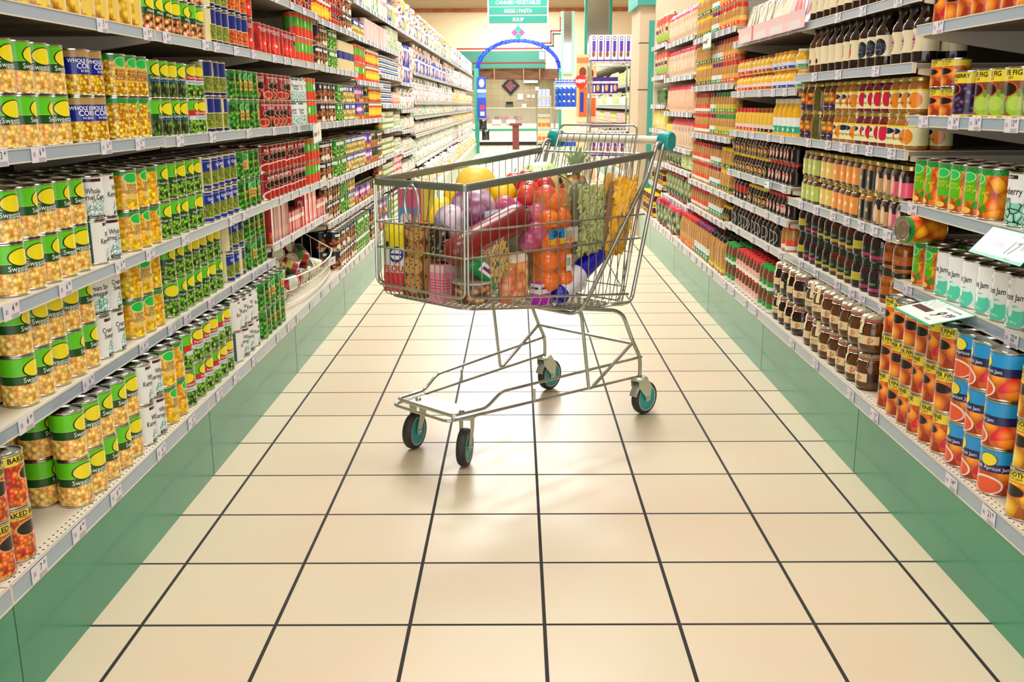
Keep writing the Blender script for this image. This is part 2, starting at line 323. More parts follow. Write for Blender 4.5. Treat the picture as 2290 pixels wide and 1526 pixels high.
def jar_k(key, name, desc, body, lid, labm, r=.034, h=.11, lr=.03, lh=.014, lz=(.14, .62), sh=.76, texts=(), sq=0, cat='jar', neck=None, lidsh=None, ll=1.0):
    def b(far):
        n = 12 if far else 28; g = G(); q = sq
        pr = [(.0001, .001), (r*.86, 0), (r*.97, .004), (r, .010)]
        if neck: pr += neck
        else: pr += [(r, h*sh*.92), (r*.97, h*sh), (lr*.99, h*(sh+.10)), (lr*.93, h-lh)]
        g.lathe(pr, body, n, 0, h, q)
        l = g if far else G(); l.lathe(lidsh or [(lr*.95, h-lh), (lr, h-lh+.001), (lr, h-.003), (lr*.96, h), (.0001, h-.0008)], lid, n)
        L = g if far else G()
        if labm:
            L.lathe([(r*ll+.0004, h*lz[0]), (r*ll+.0004, h*lz[1])], labm, n, h*lz[0], h*lz[1], q)
            if not far:
                for t in texts: L.cyltext(t[0], t[1], t[3], r*ll+.0008, t[2]*h, *(t[4:] or ()))
        return [(None, g.mesh(name, 30))] + ([] if far else [('lid', l.mesh('lid'))] + ([('label', L.mesh('label'))] if labm else []))
    reg(key, name, desc, cat, 2*r*(1.0 if not sq else 1.02)+.0055, 2*r+.005, h, b)
def box_k(key, name, desc, m, w, d, h, texts=(), side=None):
    def b(far):
        g = G(); g.box(-d/2, d/2, -w/2, w/2, 0, h, m)
        if not far:
            for t in texts: g.text(t[0], t[1], t[3], lambda x, y, z=t[2]: (d/2+.0005, x, z*h+y))
        return [(None, g.mesh(name))]
    reg(key, name, desc, 'box', w+.003, d+.004, h, b)
def bag_k(key, name, desc, m, w, d, h, cat='bag', lump=.05, lie=False):
    def b(far):
        g = G(); X = Matrix.Translation((0, 0, d/2)) @ Matrix.Rotation(-PI/2, 4, 'Y') @ Matrix.Translation((0, 0, -h/2)) if lie else None
        g.pillow(w, h, d, m, X, *((8, 8) if far else (14, 14)), seed=len(key)*7, lump=lump); return [(None, g.mesh(name, 60))]
    reg(key, name, desc, cat, (w if not lie else w)+.004, (d if not lie else h)+.004, h if not lie else d, b)
# --- printed patterns
CORN = ('V', 30, 13, 'fff49a', 'fbd22a', 'b8741a'); CREAMCORN = ('V', 24, 11, 'fff0b0', 'fad070', 'dc9a40'); PEAS = ('V', 24, 11, 'd8f27a', '6fae1e', '0d1c06')
BEANS = ('V', 26, 12, 'ffb25a', 'f0701c', 'a83208'); GBEAN = ('V', 34, 7, '9dbb58', '4c6d22', '0e160a'); APR = ('V', 7, 3.4, 'ffb347', 'f4772a', 'c43a1a'); APR2 = ('V', 8, 4, 'ffc23a', 'f58f1c', 'd0561a')
VEG = ('V', 15, 8, 'ffffff', 'e88a3a', '16240a'); TOM = ('V', 6, 3, 'ff6a48', 'd41c1c', '8c0c10'); LENT = ('V', 50, 24, 'c8c860', '8d9a2c', '5a6a18'); CARR = ('V', 40, 20, 'ffa050', 'e8702a', 'b04a14')
LG, DG, YL = '62d01c', '12501a', 'f7e51a'
def oval(cu, cv, ru, rv, c, rim='10301a', k=1.12): return [(('e', cu, cv, ru*k, rv*k), rim), (('e', cu, cv, ru, rv), c)]
def greenlab(nm, pat, s=.50): return lab(nm, pat, [(('b', .44, .62), DG), (('b', .62, 1), LG), (('b', .612, .622), 'b8e070')] + oval(s, .73, .125, .155, YL, '0c2410'))
can_k('sweet', 'sweetcorn_can', 'green-topped sweetcorn can', greenlab('lab_sweet', CREAMCORN), .0372, .111, [('Sweetcorn', .0155, .525, WT), ('CREAM STYLE', .0062, .462, WT)])
can_k('gpeas', 'garden_pea_can', 'green-topped garden pea can', greenlab('lab_gpeas', PEAS), .0365, .110, [('Fresh Garden Peas', .0105, .50, WT)])
can_k('gbean', 'green_bean_can', 'green-topped green-bean can', lab('lab_gbean', GBEAN, [(('b', .44, .62), '1c4a16'), (('b', .62, 1), LG), (('r', .36, .64, .445, .475), '2a62c8')] + oval(.5, .74, .13, .16, YL, '0c2410')), texts=[('Green Beans', .0135, .545, WT)])
can_k('vegmix', 'mixed_vegetable_can', 'green-topped mixed-vegetable can', greenlab('lab_vegmix', VEG), texts=[('Mixed Veg', .012, .52, WT)])
can_k('ppeas', 'processed_pea_can', 'red-banded processed-pea can', lab('lab_ppeas', PEAS, [(('b', .52, .70), 'd0281e'), (('b', .70, 1), LG), (('r', .3, .75, .42, .54), 'cfeaf2')] + oval(.5, .80, .12, .14, YL, '0c2410')), texts=[('Farmhand', .012, .615, WT), ('PROCESSED PEAS', .006, .48, BK)])
can_k('blue', 'whole_kernel_can', 'blue-and-gold whole-kernel-corn can', lab('lab_blue', CORN, [(('b', .46, .82), '10249a'), (('b', .82, 1), 'b99550'), (('r', .66, .72, .85, .94), 'e02030')]), texts=[('WHOLE KERNEL', .0125, .745, WT, 0, .0003), ('CORN', .018, .635, WT, 0, .0003), ('IN BRINE', .0085, .53, WT)])
can_k('okern', 'orange_corn_can', 'orange whole-kernel-corn can', lab('lab_okern', CORN, [(('r', .43, .62, .34, .9), 'f3b95a'), (('b', .85, 1), '189a3c')] + oval(.5, .80, .085, .11, '28c850', 'd8f0d0')), texts=[('WHOLE\nKERNEL', .0115, .60, BR), ('CORN', .0155, .43, BR)])
can_k('wkern', 'white_label_corn_can', 'white-label corn can with teal drawing', lab('lab_wkern', 'f2f2f0', [(('e', .62, .16, .2, .36), ('L', 30, 14, 'dff0ec', 'ffffff', '5f8f88')), (('r', 0, .26, 0, 1), ('C', 40, 20, '12776c', '20282c')), (('r', .40, .62, .86, .93), '4a1430'), (('r', .42, .66, .04, .11), '241018')]), texts=[('Whole\nKernel Corn', .019, .66, BK, .04, .0002, .72), ('Choice Grade', .007, .075, WT, .14)])
can_k('wcream', 'white_label_creamed_can', 'white-label creamed-sweetcorn can', lab('lab_wcream', 'f4f4f0', [(('e', .62, .18, .2, .38), ('L', 26, 12, 'd8f2ea', 'ffffff', '4f9f90')), (('r', 0, .26, 0, 1), ('C', 40, 20, '12776c', '20282c')), (('r', .40, .62, .86, .93), '4a1430'), (('r', .42, .66, .04, .11), '241018')]), texts=[('Cream Style\nSweetcorn', .018, .66, BK, .04, .0002, .72), ('Choice Grade', .007, .075, WT, .14)])
can_k('ycream', 'cream_style_corn_can', 'yellow cream-style-sweetcorn can', lab('lab_ycream', ('V', 20, 10, 'fff060', 'fbd020', 'e0a018'), [(('r', .41, .66, .30, .92), 'f6cf6c'), (('b', .87, 1), '159a40')] + oval(.5, .80, .10, .115, '20c848', 'f4f0b0')), texts=[('CREAM\nSTYLE', .0105, .62, BR), ('SWEETCORN', .0125, .46, BR)])
can_k('petit', 'petit_pea_can', 'cream-and-blue garden-pea can', lab('lab_petit', 'f4eab0', [(('r', .30, .72, .16, .56), LENT), (('r', .30, .72, .56, .92), '14309c'), (('r', .30, .72, .03, .14), '14309c'), (('r', .30, .72, .85, .86), 'f4eab0')]), texts=[('PETIT', .009, .88, WT), ('GARDEN\nPEAS', .0145, .72, WT, 0, .0002)])
can_k('gyel', 'garden_pea_can_yellow_panel', 'green pea can with yellow panel', lab('lab_gyel', ('V', 16, 9, 'a8e050', '3c9a1c', '0c3a0c'), [(('r', .46, .66, .34, .96), 'f2b452'), (('b', .86, 1), '0f9434')] + oval(.55, .76, .09, .12, '2cb052', 'd8e8b0')), texts=[('GARDEN', .009, .55, BR, .2), ('PEAS', .014, .44, BR, .2)])
can_k('lentil', 'navy_panel_can', 'cream vegetable can with navy square', lab('lab_lentil', 'f2e2a6', [(('r', .32, .70, .14, .54), LENT), (('r', .34, .70, .56, .95), '0f2880'), (('r', .32, .72, .03, .12), '102058')]), h=.12)
can_k('carrot', 'carrot_can', 'cream carrot can with navy square', lab('lab_carrot', 'f2e2a6', [(('r', .32, .70, .14, .54), CARR), (('r', .34, .70, .56, .95), '0f2880'), (('r', .32, .72, .03, .12), '102058')]), h=.12)
can_k('tomato', 'peeled_tomato_can', 'red whole-peeled-tomato can', lab('lab_tomato', ('N', 5, 3, '8c0c12', 'b01418', 'd02822'), [(('e', .5, .30, .14, .22), 'ee3a28'), (('e', .455, .36, .025, .05), 'ffd8c8')] + oval(.60, .62, .09, .11, '180808', 'f0c8a0')), .0372, .122, texts=[('WHOLE PEELED\nTOMATOES', .0115, .84, WT)])
can_k('tonion', 'tomato_onion_can', 'dark-red tomato-and-onion can', lab('lab_tonion', ('V', 9, 4.5, 'f05038', 'b41820', '5c0c10'), [(('b', .72, 1), '9c1218'), (('e', .36, .22, .10, .16), 'f08a70'), (('e', .36, .22, .07, .11), 'b8241c'), (('e', .62, .22, .09, .14), 'f5b8a0'), (('e', .62, .22, .06, .10), 'c43428')] + oval(.5, .55, .12, .13, '160606', 'e8c0a0')), .0372, .111, texts=[('TOMATO AND\nONION', .0125, .84, WT)])
can_k('wonion', 'white_label_tomato_can', 'white-label tomato-and-onion can', lab('lab_wonion', 'f2f4f2', [(('b', .05, .42), ('L', 18, 9, 'd2ece4', 'ffffff', '5a9a8c')), (('r', .38, .62, .88, .95), '2a7a6c'), (('b', 0, .05), '5a2038')]), texts=[('Tomato &\nOnion', .017, .66, BK, 0, .0002, .8)])
can_k('puree', 'tomato_puree_can', 'dark-red tomato-puree can', lab('lab_puree', '8f1016', [(('b', .22, .36), ('V', 6, 8, 'ff6040', 'd02018', '901010')), (('e', .5, .16, .22, .20), 'f0d8c8'), (('e', .5, .16, .18, .15), 'b82018'), (('b', .70, .72), 'e8a890')] + oval(.5, .55, .13, .12, '120606', 'd8a080')), .037, .113, texts=[('PUREE', .017, .80, WT, 0, .0003)])
can_k('otom', 'chopped_tomato_can', 'orange-topped green tomato can', lab('lab_otom', '5ab82c', [(('e', .42, .2, .22, .22), 'e83c20'), (('e', .68, .3, .14, .16), 'f05030'), (('b', .80, 1), 'ee5a24'), (('r', .5, .62, .5, .74), 'f8f8f0')]), .037, .113)
can_k('medley', 'dark_stew_can', 'navy-topped bean stew can', lab('lab_medley', ('V', 9, 6, 'f0b070', 'a05028', '2a1810'), [(('b', .66, .95), '141a3c'), (('r', .38, .6, .72, .86), 'e8e4d8'), (('e', .55, .2, .14, .14), 'f4ece0')]), .036, .105)
can_k('pickle', 'green_white_bean_can', 'green bean-salad can', lab('lab_pickle', ('V', 12, 8, 'f0f0a0', '6ab030', '1c5a18'), [(('b', .60, .9), '128a2c'), (('r', .40, .62, .66, .84), 'f0f4e0')]), .036, .105)
can_k('mush', 'mushroom_can', 'yellow-and-blue mushroom can', lab('lab_mush', ('V', 8, 5, 'f8eeb8', 'e6cc78', 'b08a3c'), [(('b', .64, .95), '1c3c9a'), (('r', .36, .64, .7, .88), 'e8ecf0'), (('b', 0, .08), '1c3c9a')]), .036, .105)
can_k('spagh', 'spaghetti_can', 'blue spaghetti can with dish picture', lab('lab_spagh', '2438c0', [(('b', 0, .36), ('V', 9, 5, 'ffd8b0', 'e88a4a', 'a04018')), (('d', .5, .6, .2, .3), 'e05a9a'), (('r', .38, .62, .52, .72), 'f0f0f8')]), .0365, .11)
can_k('blackt', 'black_chilli_can', 'black chilli-bean can', lab('lab_blackt', '0c0a0c', [(('b', 0, .34), 'c85a2c'), (('b', .34, .42), '58c838')] + oval(.58, .78, .11, .12, 'e8e03c', '1c1c10')), .0365, .11)
can_k('curry', 'curry_can', 'red curry can with yellow disc', lab('lab_curry', 'd22a1c', [(('b', .82, .94), 'f4ead8'), (('e', .5, .44, .26, .27), 'f6b818'), (('e', .5, .4, .17, .16), 'fadb30')]), .0372, .112)
can_k('beans', 'baked_bean_can', 'yellow-banded baked-beans can', lab('lab_beans', BEANS, [(('b', .77, .97), 'f3d94c'), (('b', .765, .78), 'b01c14'), (('b', .97, 1), 'b01c14')] + oval(.5, .60, .115, .125, '160a06', 'e8a868', 1.16) + [(('r', .70, .92, .36, .62), 'e8453c')]), .0372, .112, [('BAKED BEANS', .0155, .885, BK, 0, .0003), ('IN TOMATO SAUCE', .006, .81, BR)])
can_k('goldcan', 'gold_corn_can', 'gold whole-corn can', lab('lab_goldcan', ('V', 12, 7, 'ffe27a', 'eab02a', 'c07c14'), [(('b', .82, 1), '182c9c'), (('r', .4, .6, .1, .6), 'f2d060')]), .0372, .135)
can_k('apfine', 'apricot_jam_can', 'yellow-banded super-fine apricot-jam can', lab('lab_apfine', APR, [(('b', .73, .97), 'f8e23c'), (('b', .715, .73), 'c02018')] + oval(.5, .56, .125, .115, '180806', 'e07048', 1.15) + [(('b', 0, .05), 'f0c850')]), .0365, .111, [('SUPER FINE', .0155, .885, BK, 0, .0003), ('APRICOT JAM', .0095, .79, BR)])
can_k('apsmall', 'small_apricot_jam_can', 'small yellow-banded apricot-jam can', lab('lab_apfine', APR), .036, .076, [('SUPER FINE', .0105, .885, BK), ('APRICOT JAM', .007, .79, BR)])
can_k('apblue', 'blue_apricot_jam_can', 'sky-blue smooth-apricot-jam can', lab('lab_apblue', APR, [(('b', .50, .68), '10225e'), (('b', .68, 1), '1e9adf'), (('e', .5, .22, .15, .2), 'f3e2d0'), (('e', .5, .21, .13, .165), 'ee5a30')] + oval(.5, .76, .075, .13, 'f2e234', '0c2a50')), .042, .112, [('Smooth Apricot Jam', .0125, .59, WT)])
can_k('peach', 'peach_jam_can', 'yellow-banded smooth-peach-jam can', lab('lab_peach', ('V', 7, 3.4, 'ffe25a', 'f7b021', 'd0701a'), [(('b', .75, .97), 'f8e23c'), (('b', .735, .75), 'c02018')] + oval(.5, .56, .12, .115, '180806', 'c0502a')), .039, .112, [('SMOOTH', .0145, .90, BK, 0, .0003), ('PEACH JAM', .0095, .81, BR)])
can_k('orange', 'marmalade_can', 'yellow-banded orange-marmalade can', lab('lab_orange', ('V', 5, 3, 'ffc84a', 'f59a1c', '8c1c10'), [(('b', .75, .97), 'f8e23c'), (('b', .735, .75), 'c02018')] + oval(.5, .50, .13, .13, '180806', 'e07048')), .040, .118, [('SEVILLE ORANGE', .0125, .90, BK, 0, .0003), ('MARMALADE', .010, .81, BR)])
can_k('apgreen', 'green_apricot_jam_can', 'green-and-orange apricot-jam can', lab('lab_apgreen', APR2, [(('r', .42, .60, .30, .9), '5cc018'), (('d', .6, .22, .05, .09), '3c9a20'), (('b', .86, 1), ('C', 40, 22, '0f8a34', '1ba646'))] + oval(.5, .78, .08, .09, '22d060', 'e8f8d8') + [(('e', .5, .12, .06, .06), 'ffd060')]), .0385, .126, [('Superfine', .009, .60, YT), ('APRICOT JAM', .0115, .52, YT)])
can_k('strawb', 'strawberry_jam_can', 'white-label strawberry-jam can', lab('lab_strawb', 'f3f3f2', [(('b', 0, .44), ('L', 13, 8, '8fdcc4', 'd8f4ea', '18302c')), (('r', 0, .24, 0, 1), ('C', 40, 20, '12776c', 'e8f0f0')), (('r', .36, .60, .87, .94), '202028')]), .0405, .126, [('Strawberry\nJam', .023, .65, BK, 0, .0002, .75), ('HOUSE BRAND', .0055, .903, WT, -.12), ('900 g', .009, .13, WT, .35)])
can_k('wapric', 'white_apricot_jam_can', 'white-label apricot-jam can', lab('lab_wapric', 'f5f5f3', [(('e', .56, .22, .13, .22), '58d8b4'), (('e', .44, .14, .07, .10), '1f2c2a'), (('e', .44, .14, .066, .094), 'f4fcf8'), (('e', .44, .14, .045, .065), '44d0a8'), (('e', .52, .34, .028, .12), 'f0fcf8'), (('e', .60, .38, .06, .04), 'e4f8f0'), (('r', 0, .22, 0, 1), '23b496'), (('r', .30, .46, .89, .95), '4c1634'), (('r', .34, .48, .74, .82), '2fb08c')]), .0375, .123, [('Apricot Jam', .021, .60, BK, 0, .0002, .75), ('Smooth', .008, .775, WT, -.5), ('900 g', .008, .13, WT, .4)])
can_k('fig', 'fig_jam_can', 'yellow-banded ripe-fig-jam can', lab('lab_fig', ('N', 4, 3, '4a5a20', '8a6030', '5c3018'), [(('e', .60, .28, .13, .22), '9cc83c'), (('e', .58, .30, .08, .14), 'bada5a'), (('e', .61, .5, .02, .08), '7aa030'), (('b', .73, .97), 'f8e23c'), (('b', .715, .73), 'c02018'), (('b', 0, .07), 'e8d04a')] + oval(.46, .57, .12, .13, '150806', 'd8503a', 1.15)), .0385, .118, [('RIPE FIG', .0165, .885, BK, 0, .0003), ('JAM', .010, .79, BR)])
can_k('blackb', 'blackberry_jam_can', 'yellow-banded blackberry-jam can', lab('lab_blackb', ('V', 16, 10, 'a07ac0', '3a1a50', '140820'), [(('b', .73, .97), 'f8e23c'), (('b', .715, .73), 'c02018'), (('b', 0, .07), 'e8d04a')] + oval(.46, .60, .11, .12, '150806', 'd8503a', 1.15)), .0385, .118, [('BLACKBERRY', .0140, .885, BK, 0, .0003), ('JAM', .010, .79, BR)])
can_k('tuna', 'tuna_tin', 'flat white-and-blue tuna tin', lab('lab_tuna', 'eef2f8', [(('b', .30, .74), 'cfe0f4'), (('r', .3, .7, .4, .7), '1c3c8c')]), .042, .036)
can_k('pate', 'small_yellow_tin', 'small yellow-and-green tin', lab('lab_pate', 'f0d868', [(('b', 0, .3), '8cc83c'), (('r', .35, .5, .3, .9), 'f4f4e8'), (('r', .55, .7, .2, .8), '3c8cd0')]), .036, .045)
gold_l = mat('gold_lid', 'c8b468', .3, .8); dark_jam = mat('dark_jam', '1e0a08', .12, 0, .6); red_jam = mat('red_jam', '6c0a1c', .12, 0, .6); brown_jam = mat('brown_jam', '5a3210', .12, 0, .6); amber = mat('amber_jam', 'a8681a', .12, 0, .6); olive = mat('olive_preserve', '5a5214', .12, 0, .6)
def jl(n, c1, c2=None, x=()): return lab(n, c1, ([(('e', .5, .5, .12, .34), c2)] if c2 else []) + list(x), .4)
blk = mat('black_lid', '14100e', .25, 0, .4)
TJ = dict(r=.037, h=.168, lr=.022, lh=.018, neck=[(.037, .10), (.036, .112), (.026, .13), (.021, .142), (.021, .152)], lz=(.20, .58))
jar_k('tjor', 'orange_fruit_jar', 'tall dark jar with orange-fruit label', brown_jam, blk, lab('lj1', 'f2e6c0', [(('e', .42, .45, .11, .45), 'ee8a2c'), (('e', .56, .2, .03, .15), '201408')]), **TJ)
jar_k('tjrd', 'red_fruit_jar', 'tall dark jar with red-fruit label', dark_jam, blk, lab('lj2', 'f2e6c0', [(('e', .42, .4, .08, .38), 'c8242c'), (('e', .44, .72, .06, .12), '3c8a2c')]), **TJ)
jar_k('tjbk', 'blue_berry_jar', 'tall dark jar with berry label', dark_jam, blk, lab('lj3', 'f2e6c0', [(('e', .56, .42, .10, .42), ('V', 30, 8, '8a98b0', '2c3450', '101420')), (('e', .42, .62, .07, .24), '1c9a5a')]), texts=[('youngberry', .008, .29, BK)], **TJ)
jar_k('tjfg', 'fig_preserve_jar', 'tall dark jar with fig label', dark_jam, blk, lab('lj4', 'f2e6c0', [(('e', .42, .45, .11, .45), ('N', 3, 6, '4a5a20', 'd8a8b0', '6a2038'))]), **TJ)
SJ = dict(r=.0335, h=.104, lr=.029, lh=.013, lz=(.12, .66), sh=.74)
jar_k('sjst', 'strawberry_jar', 'gold-lidded strawberry-jam jar', red_jam, gold_l, lab('ls1', 'f4eeb4', [(('e', .64, .55, .09, .42), 'd81c48'), (('b', .9, 1), 'f0dc3c')] + oval(.42, .70, .10, .15, '101c50', 'd8d8d0')), texts=[('Strawberry', .011, .30, BK, -.4)], **SJ)
jar_k('sjap', 'apricot_jar', 'gold-lidded apricot-preserve jar', amber, gold_l, lab('ls2', 'f4eeb4', [(('e', .66, .45, .10, .40), 'f08c24'), (('b', .9, 1), 'f0dc3c')] + oval(.46, .70, .12, .16, '101c50', 'd8d8d0')), texts=[('Fruit Apricot', .012, .30, BK, -.2)], **SJ)
jar_k('sjor', 'mandarin_jar', 'gold-lidded jar with orange cluster label', brown_jam, gold_l, lab('ls3', ('V', 8, 3, 'ffb040', 'f07a1c', '6a3a10'), [(('b', 0, .24), '14205c'), (('e', .5, .75, .07, .13), '3c8a2c')]), texts=[("Conserve", .010, .19, WT)], **SJ)
jar_k('sjol', 'olive_preserve_jar', 'unlabelled olive-green preserve jar', olive, gold_l, None, **SJ)
QJ = dict(r=.030, h=.098, lr=.027, lh=.014, lz=(.06, .70), sh=.74, sq=.75)
def qj(k, n, d, b, c1, c2): jar_k(k, n, d, b, gold_l, lab('lq'+k, c1, [(('e', .5, .55, .05, .12), c2), (('b', 0, .08), '3c3428')]), **QJ)
qj('sqgr', 'green_label_jar', 'square jar with lime-green label', brown_jam, 'b8c858', 'f0f0d8'); qj('sqye', 'yellow_label_jar', 'square jar with butter-yellow label', brown_jam, 'ecc860', 'fff4c8'); qj('sqor', 'orange_label_jar', 'square jar with orange label', brown_jam, 'f09430', 'ffe8c0')
qj('sqbk', 'nut_jar', 'square nut jar with black label', amber, '16120e', 'c89858')
jar_k('sqpk', 'pink_label_jar', 'black square jar with pink oval label', dark_jam, gold_l, lab('lqpk', '181214', [(('r', .55, .95, 0, .7), 'f05a7a'), (('e', .5, .5, .07, .46), 'f4a8a8')]), **QJ)
jar_k('sqpe', 'peach_label_jar', 'black square jar with peach oval label', dark_jam, gold_l, lab('lqpe', '181214', [(('r', .55, .95, 0, .7), 'd8a060'), (('e', .5, .5, .07, .46), 'f0c8a0')]), **QJ)
gl = mat('dark_green_lid', '0f2c1e', .3, 0, .4)
DJ = dict(r=.038, h=.106, lr=.033, lh=.020, lz=(.14, .50), sh=.70)
def dj(k, n, d, b, c1, c2, tx): jar_k(k, n, d, b, gl, lab('ld'+k, c1, [(('b', .0, .28), c2)]), texts=[(tx, .012, .36, mat('print_sage', 'a8b88c', .4)), (tx.lower(), .006, .20, WT)], **DJ)
dj('dkpl', 'plum_preserve_jar', 'dark-lidded purple preserve jar', mat('plum_jam', '2c0a1e', .12, 0, .6), '16201c', 'b0306a', 'CHERRY'); dj('dkgr', 'grape_preserve_jar', 'dark-lidded black preserve jar', dark_jam, '121e16', 'a8a83c', 'GRAPE'); dj('dkch', 'chutney_jar', 'dark-lidded brown chutney jar', mat('chutney', '4e2010', .12, 0, .6), '14241c', 'c0a83c', 'CHUTNEY')
dj('dklm', 'lemon_preserve_jar', 'dark-lidded jar with yellow label', dark_jam, 'c8b82c', '26301c', 'LEMON'); dj('dkor', 'peach_half_jar', 'dark-lidded whole-fruit jar with orange label', mat('fruit_in_syrup', '7a3c10', .1, 0, .7, noise=(26, 'c8701c')), 'b85c1c', '2c1c10', 'WHOLE')
tan = mat('peanut_butter', 'c08a48', .2, 0, .5); yel = mat('mayonnaise', 'f0c03c', .2, 0, .5); yel2 = mat('custard_cream', 'f6b818', .2, 0, .5)
RL, YLd, PL, GLd, TLd = mat('red_lid', 'd82a2a', .3, 0, .3), mat('yellow_lid', 'f4d020', .3, 0, .3), mat('purple_lid', '7a1f60', .3, 0, .3), mat('green_lid', '1a9a3c', .3, 0, .3), mat('teal_lid', '148a80', .3, 0, .3)
WH = mat('white_lid', 'f0ece0', .3, 0, .3)
PB = dict(r=.033, h=.12, lr=.029, lh=.02, lz=(.12, .46), sh=.72)
def pb(k, n, d, b, l, c1, c2, x=None, **kw): jar_k(k, n, d, b, l, lab('lp'+k, c1, x or [(('b', 0, .42), c2), (('e', .44, .66, .05, .2), c2), (('r', .5, .56, .1, .3), 'f4f0e8')]), **dict(PB, **kw))
pb('pbred', 'red_lid_spread_jar', 'red-lidded peanut spread jar', tan, RL, 'e8b04a', 'e04a2c'); pb('pbpur', 'purple_lid_spread_jar', 'purple-lidded spread jar', tan, PL, 'f0f0ec', '28a078'); pb('pbyel', 'yellow_lid_spread_jar', 'yellow-lidded spread jar', tan, YLd, 'c89a38', '2c6a2c'); pb('pbgrn', 'green_lid_spread_jar', 'green-lidded tan spread jar', tan, GLd, 'd8c040', '7aa030')
pb('pblab', 'red_label_spread_jar', 'tan jar with red-orange label', tan, RL, 'e8502c', 'f4f0e8'); pb('pbteal', 'teal_lid_spread_jar', 'teal-lidded white-label spread jar', tan, TLd, 'f0f4f0', '28b898', h=.15, r=.036, lr=.03)
MY = dict(r=.036, h=.078, lr=.029, lh=.010, lz=(.10, .44), sh=.66)
pb('myred', 'red_label_mayonnaise_jar', 'squat mayonnaise jar with red label', yel, RL, 'f4d8d0', 'd83c3c', **MY); pb('mybrn', 'brown_lid_mayonnaise_jar', 'squat mayonnaise jar with brown lid', yel, mat('brown_lid', '8a4a20', .3), 'f4e0d0', 'c04838', **MY); pb('myblu', 'blue_label_mayonnaise_jar', 'squat mayonnaise jar with blue label', yel, mat('orange_lid', 'e89028', .3), 'e8e4f0', '2c50b0', **MY)
pb('mytea', 'white_lid_mustard_jar', 'squat mustard jar with teal label', yel2, WH, 'f0f4f0', '28b090', **MY)
pb('mylg', 'red_label_salad_cream_jar', 'salad-cream jar with red label', yel, RL, 'f4d8d0', 'd83c3c', h=.115, r=.034, lz=(.08, .34)); pb('mylb', 'black_label_salad_cream_jar', 'salad-cream jar with black label', yel, mat('brown_lid', '8a4a20', .3), 'e8d8c8', '201818', h=.115, r=.034, lz=(.08, .34))
pb('mytall', 'mustard_bottle', 'tall yellow mustard jar with teal label', yel2, WH, 'f0f4f0', '28b090', h=.155, r=.036, lr=.029, lz=(.10, .5))
syr = mat('black_syrup', '120a0a', .1, 0, .7)
SY = dict(r=.027, h=.105, lr=.019, lh=.014, sh=.6, lz=(.08, .6), neck=[(.027, .05), (.022, .072), (.018, .084), (.018, .092)])
pb('syyel', 'yellow_lid_syrup_bottle', 'yellow-capped black syrup bottle', syr, YLd, '14100c', 'd8b078', oval(.5, .5, .11, .42, '2c1810', 'e8d078') + [(('e', .52, .45, .06, .22), 'e09a58')], **dict(SY, h=.092, neck=[(.027, .045), (.022, .064), (.018, .074), (.018, .078)])); pb('syred', 'red_label_syrup_bottle', 'red-labelled black syrup bottle', syr, RL, '140c0c', 'f09090', [(('e', .52, .55, .07, .40), 'f0b8b0'), (('e', .52, .75, .04, .10), 'd83040')], **dict(SY, h=.094, neck=[(.026, .045), (.021, .066), (.016, .075), (.016, .08)]))
pb('syrl', 'red_lid_spread_bottle', 'red-lidded black yeast-spread jar', syr, RL, '100c0c', 'e8e0d8', oval(.5, .5, .115, .42, '1c0c0a', 'f0ece0', 1.1), **dict(SY, h=.115, r=.033, lr=.025, lh=.018, neck=[(.033, .06), (.03, .08), (.022, .092), (.022, .098)])); pb('syrl2', 'red_disc_spread_jar', 'black jar with red disc label', syr, RL, 'b82018', '200c0c', **dict(SY, h=.12, r=.036, lr=.026, lh=.02, neck=[(.036, .07), (.033, .085), (.024, .098), (.024, .1)]))
choc = mat('chocolate_spread', '7a4028', .2, 0, .5)
pb('choc', 'chocolate_spread_jar', 'small chocolate-spread jar in pink tray', choc, RL, 'f0b8b0', 'f8f0e8', r=.030, h=.095, lr=.026, lh=.012, lz=(.02, .5)); pb('chocg', 'green_lid_chocolate_jar', 'green-lidded chocolate-spread jar', choc, GLd, '2c9a3c', 'e8e8e0', r=.030, h=.095, lr=.026, lh=.012, lz=(.02, .42))
SQ = dict(r=.034, h=.19, lr=.026, lh=.02, lz=(.08, .42), sh=.76)
pb('sqz', 'squeeze_spread_bottle', 'tan squeeze bottle with orange label', tan, RL, 'd8a060', 'f07020', **SQ); pb('sqzp', 'purple_cap_spread_bottle', 'purple-capped tan bottle', tan, PL, 'f0f0ec', '28a078', **SQ); pb('sqzg', 'lime_sleeve_bottle', 'lime-sleeved black-capped bottle', tan, blk, 'c8a020', 'e8d040', **dict(SQ, lz=(.08, .3)))
